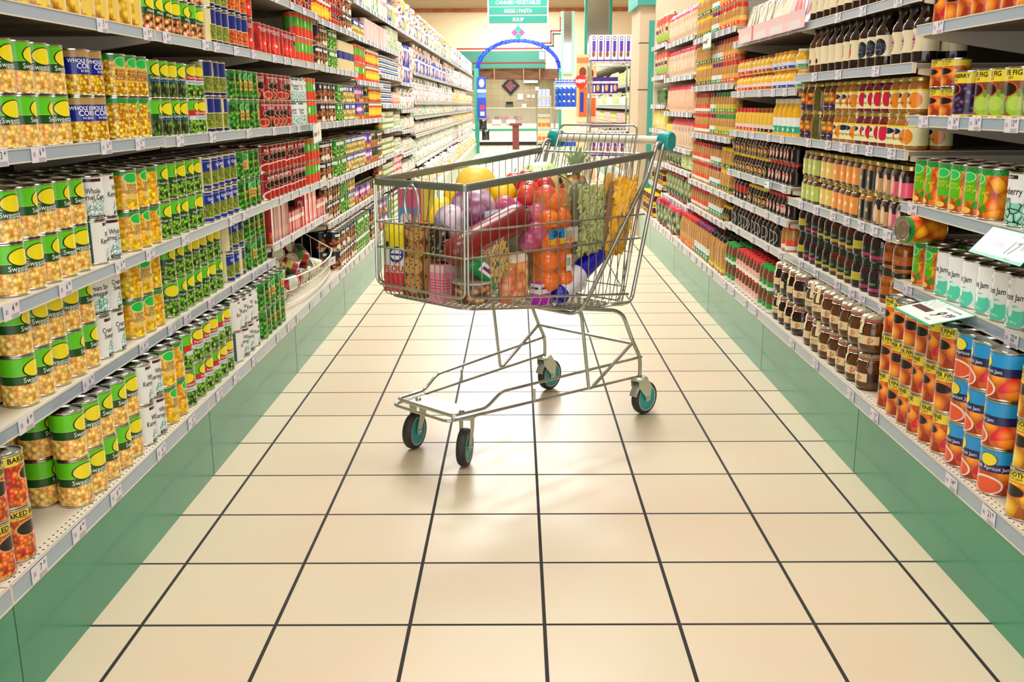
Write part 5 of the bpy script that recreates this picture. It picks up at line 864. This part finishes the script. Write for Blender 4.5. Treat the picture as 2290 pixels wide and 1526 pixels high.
g = G(); X = XF(.030, .008, .640, 0, 0, 185); g.pillow(.075, .12, .06, lab('coffee_bag', ('V', 9, 12, 'f4ece4', '4a2c20', '140a08')), X); groc(g, 'coffee_bean_bag', 'bag of dark and white speckled beans above pink packet', 'bag')
g = G(); X = XF(.000, .045, .527, 0, -3, 190); g.box(-.03, .03, -.027, .027, 0, .115, lab('pink_pack', 'f58aa8', [(('b', .8, 1), 'f8c8d0'), (('b', .3, .66), ('C', 1, 26, 'e84a7c', 'f8a0b8'))]), X); groc(g, 'pink_wafer_packet', 'pink wafer packet low at the front of trolley', 'packet')
g = G(); X = XF(.060, .150, .605, -38, 0, -105); g.pillow(.14, .085, .045, lab('green_pack', '0f8a4a', [(('r', .3, .7, .2, .55), 'f0e8f4'), (('r', .36, .64, .30, .42), '7a2c6a'), (('b', .9, .95), 'e8f4e8')]), X, lump=.06); X2 = X; g.text('PASTA', .02, WT, lambda x, y: X2 @ Vector((.024, x-.03, .068+y))); groc(g, 'green_pasta_packet', 'bright green packet tilted under the red polony', 'packet')
g = G(); X = XF(.062, .120, .527); g.lathe([(.0001, .0), (.055, .0), (.058, .004), (.062, .058), (.060, .062)], lab('muesli_tub', ('V', 16, 4, 'f4d8b8', 'b07850', '4a2818')), 28, 0, .07, 0, X); l = G(); l.lathe([(.060, .060), (.065, .061), (.065, .067), (.058, .068), (.0001, .0675)], mat('tub_lid', 'e8ded0', .2, 0, .4, alpha=.7), 28, 0, 1, 0, X); groc(g, 'muesli_tub', 'round clear tub of muesli at bottom of near front corner', 'tub', None, [('lid', l)])
g = G(); X = XF(.218, .150, .505, 0, 0, -88); g.pillow(.125, .155, .07, lab('salmon_bag', ('V', 6, 6, 'fcd0a0', 'f2a468', 'e07c40'), [(('b', .86, 1), 'f4dcc8')]), X, lump=.05); groc(g, 'frozen_prawn_bag', 'peach-coloured bag of frozen pieces against near side', 'bag')
g = G(); g.pillow(.10, .16, .06, mat('blue_film', 'd8e0f4', .15, 0, .7, alpha=.6), XF(.19, .09, .64, 0, 0, -80), lump=.08); groc(g, 'plastic_bag', 'bluish clear bag crumpled behind the peach bag', 'bag')
g = G(); X = XF(.345, .155, .480, 0, 0, -90); g.box(-.02, .02, -.028, .028, 0, .075, lab('purple_pack', 'c81cc8', [(('b', .5, .95), 'f0ecf4'), (('r', .1, .8, .7, .8), '3c2c50')]), X); groc(g, 'purple_carton', 'magenta and white carton under the orange bag', 'carton')
g = G(); A, B = Vector(c(.410, .168, .500)), Vector(c(.640, .172, .632)); d = (B-A).normalized(); L = (B-A).length; X = Matrix.Translation(A) @ d.to_track_quat('Z', 'Y').to_matrix().to_4x4()
g.lathe([(.036, .02), (.036, L-.09)], lab('tube_label', 'e8e6f0', [(('r', .3, .6, .1, .5), 'f2c8d4'), (('r', .40, .48, .55, .8), '141c50')]), 24, 0, L, 0, X); g.lathe([(.0362, L*.48), (.037, L-.03), (.036, L-.0)], mat('blue_plastic', '1418b0', .25, 0, .4), 24, 0, 1, 0, X)
c1 = G(); c1.lathe([(.0001, -.02), (.02, -.016), (.036, .0), (.040, .012), (.037, .022)], mat('blue_plastic'), 24, 0, 1, 0, X); c2 = G(); c2.lathe([(.036, L), (.034, L+.03), (.0001, L+.032)], mat('red_cap', 'e01c30', .3, 0, .3), 24, 0, 1, 0, X)
groc(g, 'cleaner_bottle', 'blue-ended white bottle with red cap lying on trolley floor', 'bottle', None, [('blue_end', c1), ('red_cap', c2)])
for nm, lb_, P, w, h, d, a in (('plastic_bag', 'white translucent bag filling the trolley bottom at the rear', (.585, .055, .460, 0, 0, -88), .20, .20, .10, .75), ('plastic_bag', 'clear bag between oranges and cleaner bottle', (.47, .10, .50, 0, 0, -80), .12, .22, .08, .6)):
    g = G(); g.pillow(w, h, d, mat('white_film%g' % a, 'eef2f0', .2, 0, .6, alpha=a), XF(*P), lump=.08, seed=int(h*100)); groc(g, nm, lb_, 'bag')
g = G(); X = XF(.00, -.095, .765, 0, 0, 195); g.box(-.02, .02, -.030, .030, 0, .105, lab('ice_pack', 'ec6a9c', [(('b', 0, .45), '5a9ae0'), (('e', .5, .1, .4, .2), 'f8e8e0'), (('r', .8, 1, 0, 1), 'd03c78')]), X); groc(g, 'pink_blue_carton', 'pink and blue carton standing on the cookies', 'carton')
g = G(); X = XF(.07, -.11, .76, 0, -12, 190); g.box(-.015, .015, -.022, .022, 0, .11, lab('yellow_pack', 'd8c84c', [(('r', 0, .2, 0, 1), '6a6a30')]), X); groc(g, 'yellow_packet', 'slim yellow packet leaning behind the pink carton', 'packet')
g = G(); X = XF(.085, .0, .70); g.lathe([(.0001, 0), (.028, 0), (.03, .004), (.03, .04), (.026, .045)], mat('jar_nuts', 'b89468', .2, 0, .5), 20, 0, 1, 0, X); l = G(); l.lathe([(.027, .045), (.029, .046), (.029, .054), (.0001, .055)], mat('silver_lid', 'c8c4b4', .3, .8), 20, 0, 1, 0, X); groc(g, 'small_jar', 'small silver-lidded jar below the cabbage', 'jar', None, [('lid', l)])
for i, (p, w, h, d, col, lb_) in enumerate((((.15, -.09, .515), .15, .19, .13, 'cfc4a8', 'brown paper sack on trolley floor behind the cookies'), ((.30, -.06, .50), .17, .26, .14, 'e2d8c4', 'cream sack in middle of the trolley'), ((.50, -.07, .475), .18, .28, .15, 'b8c49a', 'olive sack under the watermelon'), ((.15, .055, .515), .12, .18, .07, 'a8846a', 'brown packet behind the muesli tub'), ((.64, -.06, .455), .16, .28, .12, 'c8b8a0', 'tan sack under the pineapple'), ((.52, .05, .50), .14, .25, .08, 'd0d4c8', 'grey packet behind the green pasta'))):
    g = G(); g.pillow(w, h, d, mat('sack%d' % i, col, .6, noise=(12, '8a7a60')), XF(*p, 0, 0, -90), 10, 10, i); groc(g, 'grocery_sack', lb_, 'sack')
# ---------------------------------------------------------------- far end of the shop
wh_w = mat('white_board', 'f6f2e8', .5)
def thing(name, label, cat, loc=(0, 0, 0), group=None):
    t = bpy.data.objects.new(name, None); t.location = loc; link_c(t); t['label'] = label; t['category'] = cat
    if group: t['group'] = group
    return t
G().box(-7, 7, 28.0, 28.2, 2.08, 3.95, cream).obj('wall_front', kind='structure')
G().box(1.25, 7, 28.0, 28.2, 0, 2.08, cream).obj('wall_front_lower', kind='structure')
def tile_wall():
    m = mat('cream_wall_tiles', 'ffffff', .18, 0, .3); s = NT(m); g_ = s.n('ShaderNodeNewGeometry'); sp = s.n('ShaderNodeSeparateXYZ'); s.l(g_.outputs['Position'], sp.inputs[0])
    gr = s.ma('MAXIMUM', s.ma('LESS_THAN', s.ma('PINGPONG', s.ma('ADD', sp.outputs[0], 30), .1), .003), s.ma('LESS_THAN', s.ma('PINGPONG', sp.outputs[2], .1), .003))
    x = s.n('ShaderNodeMix'); x.data_type = 'RGBA'; s.l(gr, x.inputs[0]); x.inputs[6].default_value = lin('b3a57c'); x.inputs[7].default_value = lin('7c7050'); s.l(x.outputs[2], s.T.nodes['Principled BSDF'].inputs['Base Color']); return m
G().box(-7, 7, 31.0, 31.2, 0, 3.9, tile_wall()).obj('wall_back', kind='structure')
G().box(-1.8, 1.25, 28.2, 31, 2.12, 2.2, mat('kitchen_ceiling', 'c8b88c', .7)).obj('ceiling_kitchen', kind='structure')
wood = mat('orange_wood', 'b8693a', .45, noise=(5, '9a5228')); g = G(); g.box(-7, 7, 27.93, 28.0, 3.60, 3.70, wood); g.obj('trim_1', kind='structure')
teal_p = mat('teal_panel', '36806e', .4); redp = mat('red_line', 'c2202c', .5); navy = mat('navy_line', '1e5060', .5)
t = thing('fascia_board', 'long dark teal fascia board above the deli counter', 'fascia', (0, 27.95, 2.4)); g = G(); g.box(-6, .78, 0, .04, -.13, .17, teal_p); g.obj('upper_panel', t); g = G(); g.box(-6, .78, 0, .04, -.29, -.17, teal_p); g.obj('lower_panel', t); g = G(); g.box(-6, .80, -.005, .03, -.16, -.14, redp); g.obj('red_strip', t)
g = G(); g.box(.62, .76, -.02, 0, -.06, .14, wh_w); g.obj('notice', t)
def stripe(name, m, P, off, lb_):
    g = G(); 
    for (xa, za), (xb, zb) in zip(P, P[1:]): g.box(min(xa, xb)-.015, max(xa, xb)+.015, 27.975, 28.0, min(za, zb)+off-.015, max(za, zb)+off+.015, m)
    g.obj(name, None, lb_, 'wall stripe')
stripe('red_wall_stripe', redp, [(-6, 2.64), (.69, 2.64), (.69, 2.78), (.94, 2.78), (.94, 3.10), (1.2, 3.10), (1.2, 3.45)], 0, 'thin red stepped stripe painted on the far wall')
stripe('teal_wall_stripe', navy, [(.75, 2.70), (1.0, 2.70), (1.0, 3.02), (1.24, 3.02)], 0, 'dark teal stepped stripe beside the red one')
cw_ = mat('canopy_wood', '40200c', .5, noise=(3, '5a3412'))
t = thing('timber_canopy', 'brown timber canopy over the deli counter', 'canopy', (0, 27.6, 1.95)); g = G(); g.add([(-1.1, .4, .14), (1.2, .4, .14), (1.2, -.25, -.16), (-1.1, -.25, -.10), (-1.1, .4, .10), (1.2, .4, .10), (1.2, -.25, -.20), (-1.1, -.25, -.14)], [(0, 3, 2, 1), (4, 5, 6, 7), (3, 7, 6, 2), (0, 1, 5, 4), (0, 4, 7, 3), (1, 2, 6, 5)], cw_, None, False); g.obj('roof_board', t)
for x in (-.62, .18, .62): g = G(); g.box(x-.012, x+.012, -.27, .3, -.17, .12, mat('batten', 'a07038', .5), Matrix.Rotation(0, 4, 'X')); g.obj('batten', t)
t = thing('diamond_picture', 'dark diamond-shaped picture hung on the tiled wall', 'picture', (-.20, 30.96, 1.69)); g = G(); X = Matrix.Rotation(PI/4, 4, 'Y'); g.box(-.20, .20, -.02, .02, -.20, .20, mat('picture_frame_black', '120c0c', .5), X); g.obj('frame', t); g = G(); g.box(-.12, .12, -.024, -.02, -.12, .12, lab('picture_face', ('N', 5, 4, '2c1418', 'a85a60', '50242c')), X); g.obj('canvas', t)
t = thing('deli_counter', 'white deli counter with curved glass and green edge strip', 'counter', (0, 28.1, 0)); wb = mat('counter_white', 'efe9dc', .4)
g = G(); g.box(-1.8, 1.3, 0, .8, .10, .60, wb); g.obj('body', t); g = G(); g.box(-1.8, 1.3, .04, .8, 0, .10, mat('kick_black', '14141c', .4)); g.obj('kickboard', t); g = G(); g.box(-1.8, 1.3, -.02, 0, .41, .46, mat('green_strip', '16a080', .4)); g.obj('edge_strip', t)
g = G(); g.box(-1.8, 1.3, .02, .028, .62, 1.02, mat('counter_glass', 'dfe8dc', .05, 0, .5, alpha=.18)); g.obj('glass_front', t); g = G(); g.box(-1.8, 1.3, 0, .5, 1.02, 1.05, mat('glass_rail', 'e8e4d0', .3, .4)); g.obj('top_rail', t)
for i in range(8):
    for q in range(2): g = G(); m = mat('meat%d' % (i % 4), ('d83a50', 'f0b8b0', '8a3a28', 'e86070')[i % 4], .4); g.box(-.06, .06, -.08, .08, 0, .05, m); g.obj('meat_tray', None, '%s pack in the deli counter, %s along, %s layer' % (('red meat', 'pale meat', 'brown meat', 'pink meat')[i % 4], nth(i), ('lower', 'upper')[q]), 'meat pack', 'meat packs in the deli counter', None, (-.85+i*.135, 28.3, .70+q*.055))
for i, x in enumerate((-.58, -.18)): g = G(); g.box(-.13, .13, -.005, .005, -.06, .06, wh_w); g.obj('counter_card', None, 'white card on the counter front, %s of two' % ('first', 'second')[i], 'card', 'white cards', None, (x, 28.05, .66))
for i, (x, z, s_) in enumerate(((.10, 1.36, .09), (.36, 1.38, .05), (.50, 1.37, .05), (.62, 1.60, .06), (.22, 1.08, .07))): g = G(); g.box(-s_, s_, -.004, .004, -s_, s_, wh_w); g.obj('wall_notice', None, ('largest white notice on tiled wall', 'white notice right of the largest one', 'narrow white notice among tiles', 'topmost white notice on tiled wall', 'lowest white notice by the scale')[i], 'notice', None, None, (x, 30.98, z))
t = thing('bug_light', 'blue-lit fixture on the tiled wall', 'light fixture', (.42, 30.9, 1.83)); g = G(); g.box(-.22, .22, -.06, .06, -.06, .09, wh_w); g.obj('case', t); g = G(); g.box(-.18, .18, -.065, -.06, .01, .06, mat('blue_tube', '50b0ff', .4, emit='60c0ff', es=2)); g.obj('lit_tube', t)
t = thing('weighing_scale', 'dark weighing scale on the deli counter', 'scale', (-.22, 28.5, 1.05)); g = G(); g.box(-.12, .12, -.1, .1, 0, .08, mat('scale_grey', '8a8678', .4)); g.obj('base', t); g = G(); g.box(-.10, .10, -.02, .02, .08, .16, mat('scale_dark', '221e18', .4)); g.obj('display', t)
t = thing('queue_post', 'brown square post standing before the deli counter', 'post', (-.04, 25.6, 0)); pm = mat('brown_post', '7a3a34', .5); g = G(); g.box(-.085, .085, -.06, .06, 0, .60, pm); g.obj('shaft', t); g = G(); g.box(-.16, .16, -.1, .1, .60, .66, pm); g.obj('cap', t)
# arch of blue tinsel across the aisle end
t = thing('tinsel_arch', 'arch of blue tinsel spanning the end of the aisle', 'decoration', (0, 23.5, 0)); g = G(); bt = mat('blue_tinsel', '1030c0', .35, .3, noise=(20, '2c60ff')); r_ = random.Random(3); A = []
for i in range(61): a = PI*i/60; A.append((.035-.96*math.cos(a), 0, 1.87+.70*math.sin(a)**.9))
g.tube(A, .036, bt, 6)
for i in range(1500): k = r_.randrange(60); p = Vector(A[k]).lerp(Vector(A[k+1]), r_.random()); d = Vector((r_.gauss(0, 1), r_.gauss(0, 1), r_.gauss(0, 1))).normalized(); s_ = d.cross(Vector((0, 1, .3))).normalized()*.009; e_ = p+d*.085; g.add([p+s_, p-s_, e_], [(0, 1, 2)], bt, None, False)
g.obj('tinsel', t)
for x in (-.95, 1.03): g = G(); g.box(x-.05, x+.05, -.05, .05, 0, 1.95, mat('teal_upright', '2c9a86', .4)); g.obj('upright', t)
t = thing('advert_panel', 'tall blue advert panel on the shelf end', 'poster', (-.83, 23.44, 1.29)); g = G(); g.box(-.1, .1, -.01, .01, -.47, .47, lab('advert_face', '1c40b8', [(('e', .5, .85, .3, .1), 'f0d8d8'), (('b', .62, .70), 'e8f0ff'), (('b', .50, .60), '4a80e0'), (('r', .3, .8, .2, .32), 'e03050'), (('r', .3, .8, .06, .16), 'f0e0e8')])); g.obj('panel', t)
bag_k('blackbag', 'black_bag_bundle', 'bundle of black bags', mat('black_plastic', '1c1c24', .2, 0, .5), .18, .12, .24); place('blackbag', False, -.80, 23.2, .56, -PI/2, 'upper bundle of black bags hanging below the advert panel', None); place('blackbag', False, -.74, 23.15, .32, -PI/2, 'lower bundle of black bags under the advert panel', None)
# hanging aisle sign
t = thing('aisle_sign', 'hanging white aisle sign with teal boards and a diamond', 'sign', (.02, 16, 2.4)); g = G(); g.box(-.48, .48, 0, .02, -.06, .60, mat('sign_backing', 'f4f4ee', .4)); g.obj('backing', t)
sgt = mat('sign_teal', '0f9080', .35)
for z0, tx in ((.37, 'CEREALS / SUGAR'), (.23, 'CANNED VEGETABLES'), (.105, 'EGGS / PASTA'), (-.025, 'SOUP')):
    g = G(); g.box(-.455, .455, -.012, 0, z0-.0, z0+.105, sgt); pn = g.obj('board', t); g = G(); g.text(tx if z0 < .3 else 'CEREALS / PASTA', .080, WT, lambda x, y: (x, -.014, z0+.050+y), .0012, .88); g.obj('lettering', pn)
g = G(); s_ = .075
for dx, dz, m in ((0, s_, mat('diamond_teal', '10b0a0', .4)), (0, -s_, mat('diamond_teal')), (-s_, 0, mat('diamond_pink', 'f0509c', .4)), (s_, 0, mat('diamond_pink'))): X = Matrix.Translation((-.0+dx*.75, 0, -.17+dz*.75)) @ Matrix.Rotation(PI/4, 4, 'Y'); g.box(-.0385, .0385, -.005, .005, -.0385, .0385, m, X)
g.obj('diamond_badge', t)
for x in (-.4, .4): g = G(); g.tube([(x, .01, .6), (x, .01, 1.5)], .004, chrome, 5); g.obj('hanger', t)
# pillar at the end of the right wall
pil = mat('beige_pillar_tiles', 'd8c0a0', .4); pt = mat('teal_trim', '3fa596', .4)
t = thing('tiled_pillar', 'beige tiled pillar with teal corner strip and coping', 'pillar', (0, 0, 0)); g = G(); g.box(1.03, 1.30, 8.5, 9.1, 0, 1.92, pil); g.obj('shaft', t)
for z in (.35, .80, 1.24, 1.62): g = G(); g.box(1.029, 1.108, 8.497, 8.6, z, z+.006, seam_m); g.obj('tile_joint', t)
g = G(); g.box(1.108, 1.15, 8.47, 8.5, 0, 1.80, pt); g.obj('corner_strip', t); g = G(); g.box(1.15, 1.60, 8.42, 8.5, 0, 2.1, mat('cream_panel', 'f0e0c0', .5)); g.obj('end_panel', t); g = G(); g.box(1.0, 1.35, 8.44, 9.15, 1.92, 2.06, pt); g.obj('coping', t)
# mirrored columns
for i, (x0, x1, y, z0, z1) in enumerate(((1.50, 2.03, 22, 2.15, 3.9), (.99, 1.22, 22, 1.82, 3.08))):
    t = thing('mirror_tower', ('tall teal-framed mirror column under the ceiling', 'narrow pale-framed mirror column near the arch')[i], 'mirror', ((x0+x1)/2, y, z0)); w = (x1-x0)/2; fm = mat(('teal_upright', 'pale_teal')[i], ('2c9a86', 'a8dcd0')[i], .4)
    g = G(); g.box(-w, w, 0, .05, 0, z1-z0, mat('mirror_glass', 'cfd2cc', .04, 1)); g.obj('mirror', t)
    for x in (-w, w): g = G(); g.box(x-.03, x+.03, -.03, .06, 0, z1-z0, fm); g.obj('frame_post', t)
    g = G(); g.box(-w, w, .05, .25, -z0, z1-z0, cream); g.obj('column', t)
    g = G(); g.box(-w, w, -.02, .05, -.05, 0, fm); g.obj('bottom_rail', t)
# wire display rack with biscuit boxes
def rack(name, label, X, Y, w, d, shelves, zt):
    t = thing(name, label, 'display rack', (X, Y, 0))
    for sx in (-1, 1):
        for sy in (-1, 1): g = G(); g.tube([(sx*w/2, sy*d/2, 0), (sx*w/2, sy*d/2, zt)], .011, chrome, 8); g.obj('post', t)
    for z in shelves:
        g = G()
        for a, b in (((-1, -1), (1, -1)), ((1, -1), (1, 1)), ((1, 1), (-1, 1)), ((-1, 1), (-1, -1))):
            for dz in (0, -.035): g.tube([(a[0]*w/2, a[1]*d/2, z+dz), (b[0]*w/2, b[1]*d/2, z+dz)], .004, wire_w, 5)
            n = 10; g.tube([(a[0]*w/2+(b[0]-a[0])*w/2*i/n, a[1]*d/2+(b[1]-a[1])*d/2*i/n, z-(.035 if i % 2 else 0)) for i in range(n+1)], .003, wire_w, 4)
        for i in range(12): x = -w/2+w*(i+.5)/12; g.tube([(x, -d/2, z), (x, d/2, z)], .002, wire_w, 4)
        g.obj('wire_shelf', t)
    return t
rack('wire_display_rack', 'cream wire rack carrying purple biscuit boxes by the pillar', .98, 10.7, .42, .36, (.30, .58, .88, 1.23, 1.555), 1.56)
box_k('cook', 'biscuit_box', 'tall white and purple biscuit box', lab('lcook', 'e8dcec', [(('r', .25, .75, .38, .78), '5a2ca0'), (('e', .45, .28, .25, .11), '8a4a20'), (('b', 0, .08), '5a2ca0'), (('e', .5, .88, .28, .07), '3c1c60'), (('e', .5, .88, .2, .04), 'f4ecf8')]), .065, .12, .27)
for i in range(6):
    for rw in range(2): place('cook', True, .805+i*.072, 10.62+rw*.14, 1.557, -PI/2, 'purple biscuit box on the rack top, %s along, %s row' % (nth(i), RN[rw]), 'purple biscuit boxes on top of the rack')
box_k('cook2', 'biscuit_bag', 'dark purple biscuit bag', lab('lcook2', '3c1478', [(('e', .65, .35, .2, .2), 'd8a060'), (('b', .62, .75), 'f0e0f0'), (('r', .1, .3, .1, .5), 'e8e4f0')]), .085, .12, .17)
for i in range(3): place('cook2', True, .84+i*.09, 10.62, 1.232, -PI/2, 'purple biscuit bag on the middle rack shelf, %s along' % nth(i), 'biscuit bags on the rack')
for i in range(5): place('cook', True, .82+i*.075, 10.62, .582, -PI/2, 'purple biscuit box low in the rack, %s along' % nth(i), 'purple biscuit boxes low in the rack')
box_k('brnb', 'brown_snack_box', 'brown snack box', lab('lbrnb', '6a2c20', [(('b', .4, .7), 'a85a30'), (('r', .3, .6, .1, .3), '5a2ca0')]), .09, .2, .05)
for i in range(4): place('brnb', True, .83+i*.095, 10.65, .882, -PI/2, 'brown snack box on the rack, %s along' % nth(i), 'brown snack boxes on the rack')
rack('wire_display_rack', 'cream wire rack holding blue bottles far down the aisle', .98, 20, .46, .4, (.30, .62, 1.07, 1.50), 1.56)
jar_k('blub', 'blue_bottle', 'bright blue bottle', mat('blue_bottle_plastic', '1450d0', .3, 0, .4), mat('blue_bottle_plastic'), None, r=.045, h=.13, lr=.02, lh=.02)
for z, nz in ((1.072, 3), (.302, 2)):
    for i in range(5):
        for t_ in range(nz): place('blub', True, .80+i*.092, 19.9, z+t_*.1304, 0, 'blue bottle on the %s rack shelf, %s along, %s tier' % ('upper' if z > 1 else 'lower', nth(i), TN[3][t_]), 'blue bottles in the far rack')
jar_k('blub2', 'small_blue_bottle', 'small blue-and-white bottle', mat('blue_bottle_plastic'), WH, lab('lblub2', 'e8f0ff', [(('b', .2, .7), '1c50d0')]), r=.03, h=.12, lr=.018, lh=.02)
for i in range(7): place('blub2', True, .78+i*.066, 19.9, 1.503, 0, 'small blue bottle on the far rack top, %s along' % nth(i), 'small blue bottles on the far rack')
rack('wire_display_rack', 'white wire rack of pale cartons beside the deli', .60, 22.5, .30, .3, (.3, .60, .90, 1.10, 1.30), 1.32)
box_k('blch', 'pale_blue_carton', 'pale blue chequered carton', lab('lblch', ('C', 8, 6, 'f0f4ff', '3c70d8')), .08, .12, .16); box_k('orch', 'orange_carton', 'pale orange carton', lab('lorch', 'f6c088', [(('b', .2, .6), 'e8702c')]), .08, .12, .2)
for i in range(3):
    for kk, z in (('blch', 1.302), ('blch', 1.102), ('orch', .602), ('orch', .302)): place(kk, True, .51+i*.09, 22.45, z, -PI/2, '%s in the white rack, %s along, %s' % (KIND[kk].desc, nth(i), {1.302: 'topmost shelf', 1.102: 'second shelf from top', .602: 'middle shelf', .302: 'low shelf'}[z]), 'cartons in the white rack')
# cardboard standees
for i, (X0, Y0, w) in enumerate(((.92, 14, .17), (1.06, 14.6, .20))):
    t = thing('cardboard_standee', ('orange NEW standee with long bar picture, nearer of the two', 'orange NEW standee half hidden behind its twin')[i], 'standee', (X0, Y0, 0)); a = w/2
    g = G(); g.box(-a, a, 0, .06, 0, .95, lab('standee_base', 'f8c8a0', [(('b', .80, .90), 'f4e4d4')])); b_ = g.obj('base', t); g = G()
    for j, tx in enumerate(('Bread like', 'facts')): g.text(tx, .035, RD, lambda x, y: (x, -.002, .87-j*.04+y))
    g.obj('lettering', b_)
    g = G(); g.box(-a, a, .06, .10, .95, 1.80, lab('standee_face', 'f4b078', [(('b', .86, .95), 'e8703c'), (('r', .2, .95, 0, .48), 'd86028'), (('r', .3, .6, .08, .4), '1c2c90'), (('e', .5, .72, .3, .08), '7a3014'), (('e', .5, .64, .4, .03), 'e0784c')])); g.obj('header', t)
    g = G(); X = Matrix.Translation((-a*.35, .05, 1.44)) @ Matrix.Rotation(PI/2, 4, 'X'); g.lathe([(.085, 0), (.085, .008), (.0001, .008)], mat('red_disc', 'd01c20', .4), 28, 0, 1, 0, X); dd = g.obj('new_disc', t); g = G(); g.text('NEW', .065, WT, lambda x, y: (-a*.35+x, .040, 1.44+y), .003, .9); g.obj('lettering', dd)
# shelves behind the racks, on the far right
t = thing('shelving_unit', 'far snack shelving behind the wire racks', 'shelving', (1.42, 15.8, 0)); g = G(); g.box(.45, .5, -6.4, 6.6, 0, 2.2, inner_m); g.obj('back_panel', t); g = G(); g.box(0, .45, -6.4, 6.6, 0, .2, plinth_m); g.obj('plinth', t)
for z in (.22, .55, .85, 1.10, 1.38, 1.72): g = G(); g.box(0, .45, -6.4, 6.6, z-.02, z, white_m); s_ = g.obj('shelf', t); g = G(); g.box(-.004, 0, -6.4, 6.6, z-.04, z+.002, rail_m); g.obj('price_rail', s_)
kk = ['greenp', 'torty', 'fpink', 'fwhite', 'fgreen', 'greenp']
for si, z in enumerate((.22, .55, .85, 1.10, 1.38, 1.72)):
    y = 9.6; i = 0
    while y < 22:
        k_ = kk[si] if (i//6) % 2 == 0 else kk[(si+2) % 6]; w = KIND[k_].w*1.25
        o = place(k_, True, 1.42+.07, y, z+.002, PI, '%s on the far snack shelving, %s along, %s shelf' % (KIND[k_].desc, nth(i), ORD[si]), 'packets on the far snack shelving')
        if KIND[k_].h > .22: o.scale = (1, 1, .85)
        y += w; i += 1
kl = bpy.data.lights.new('deli_fill_light', 'AREA'); kl.size = 2; kl.energy = 60; ko = bpy.data.objects.new('deli_fill_light', kl); ko.location = (-.2, 29.6, 2.1); link_c(ko)  # added fill lamp without a fitting, brightens the deli interior
# ceiling fittings
for i, ly in enumerate((1.2, 3.9, 6.6, 9.3, 12.4, 15.8, 19.2, 22.6, 26.0)):
    t = thing('ceiling_light', 'white fluorescent ceiling fitting above the aisle, %s from the near end' % nth(i), 'ceiling light', (0, ly, 3.80), 'fluorescent ceiling fittings'); g = G(); g.box(-.9, .9, -.55, .55, .02, .12, wh_w); g.obj('housing', t); g = G(); g.box(-.85, .85, -.5, .5, .0, .02, mat('diffuser', 'ffffff', .5, emit='fffaf0', es=3.0)); g.obj('diffuser', t)
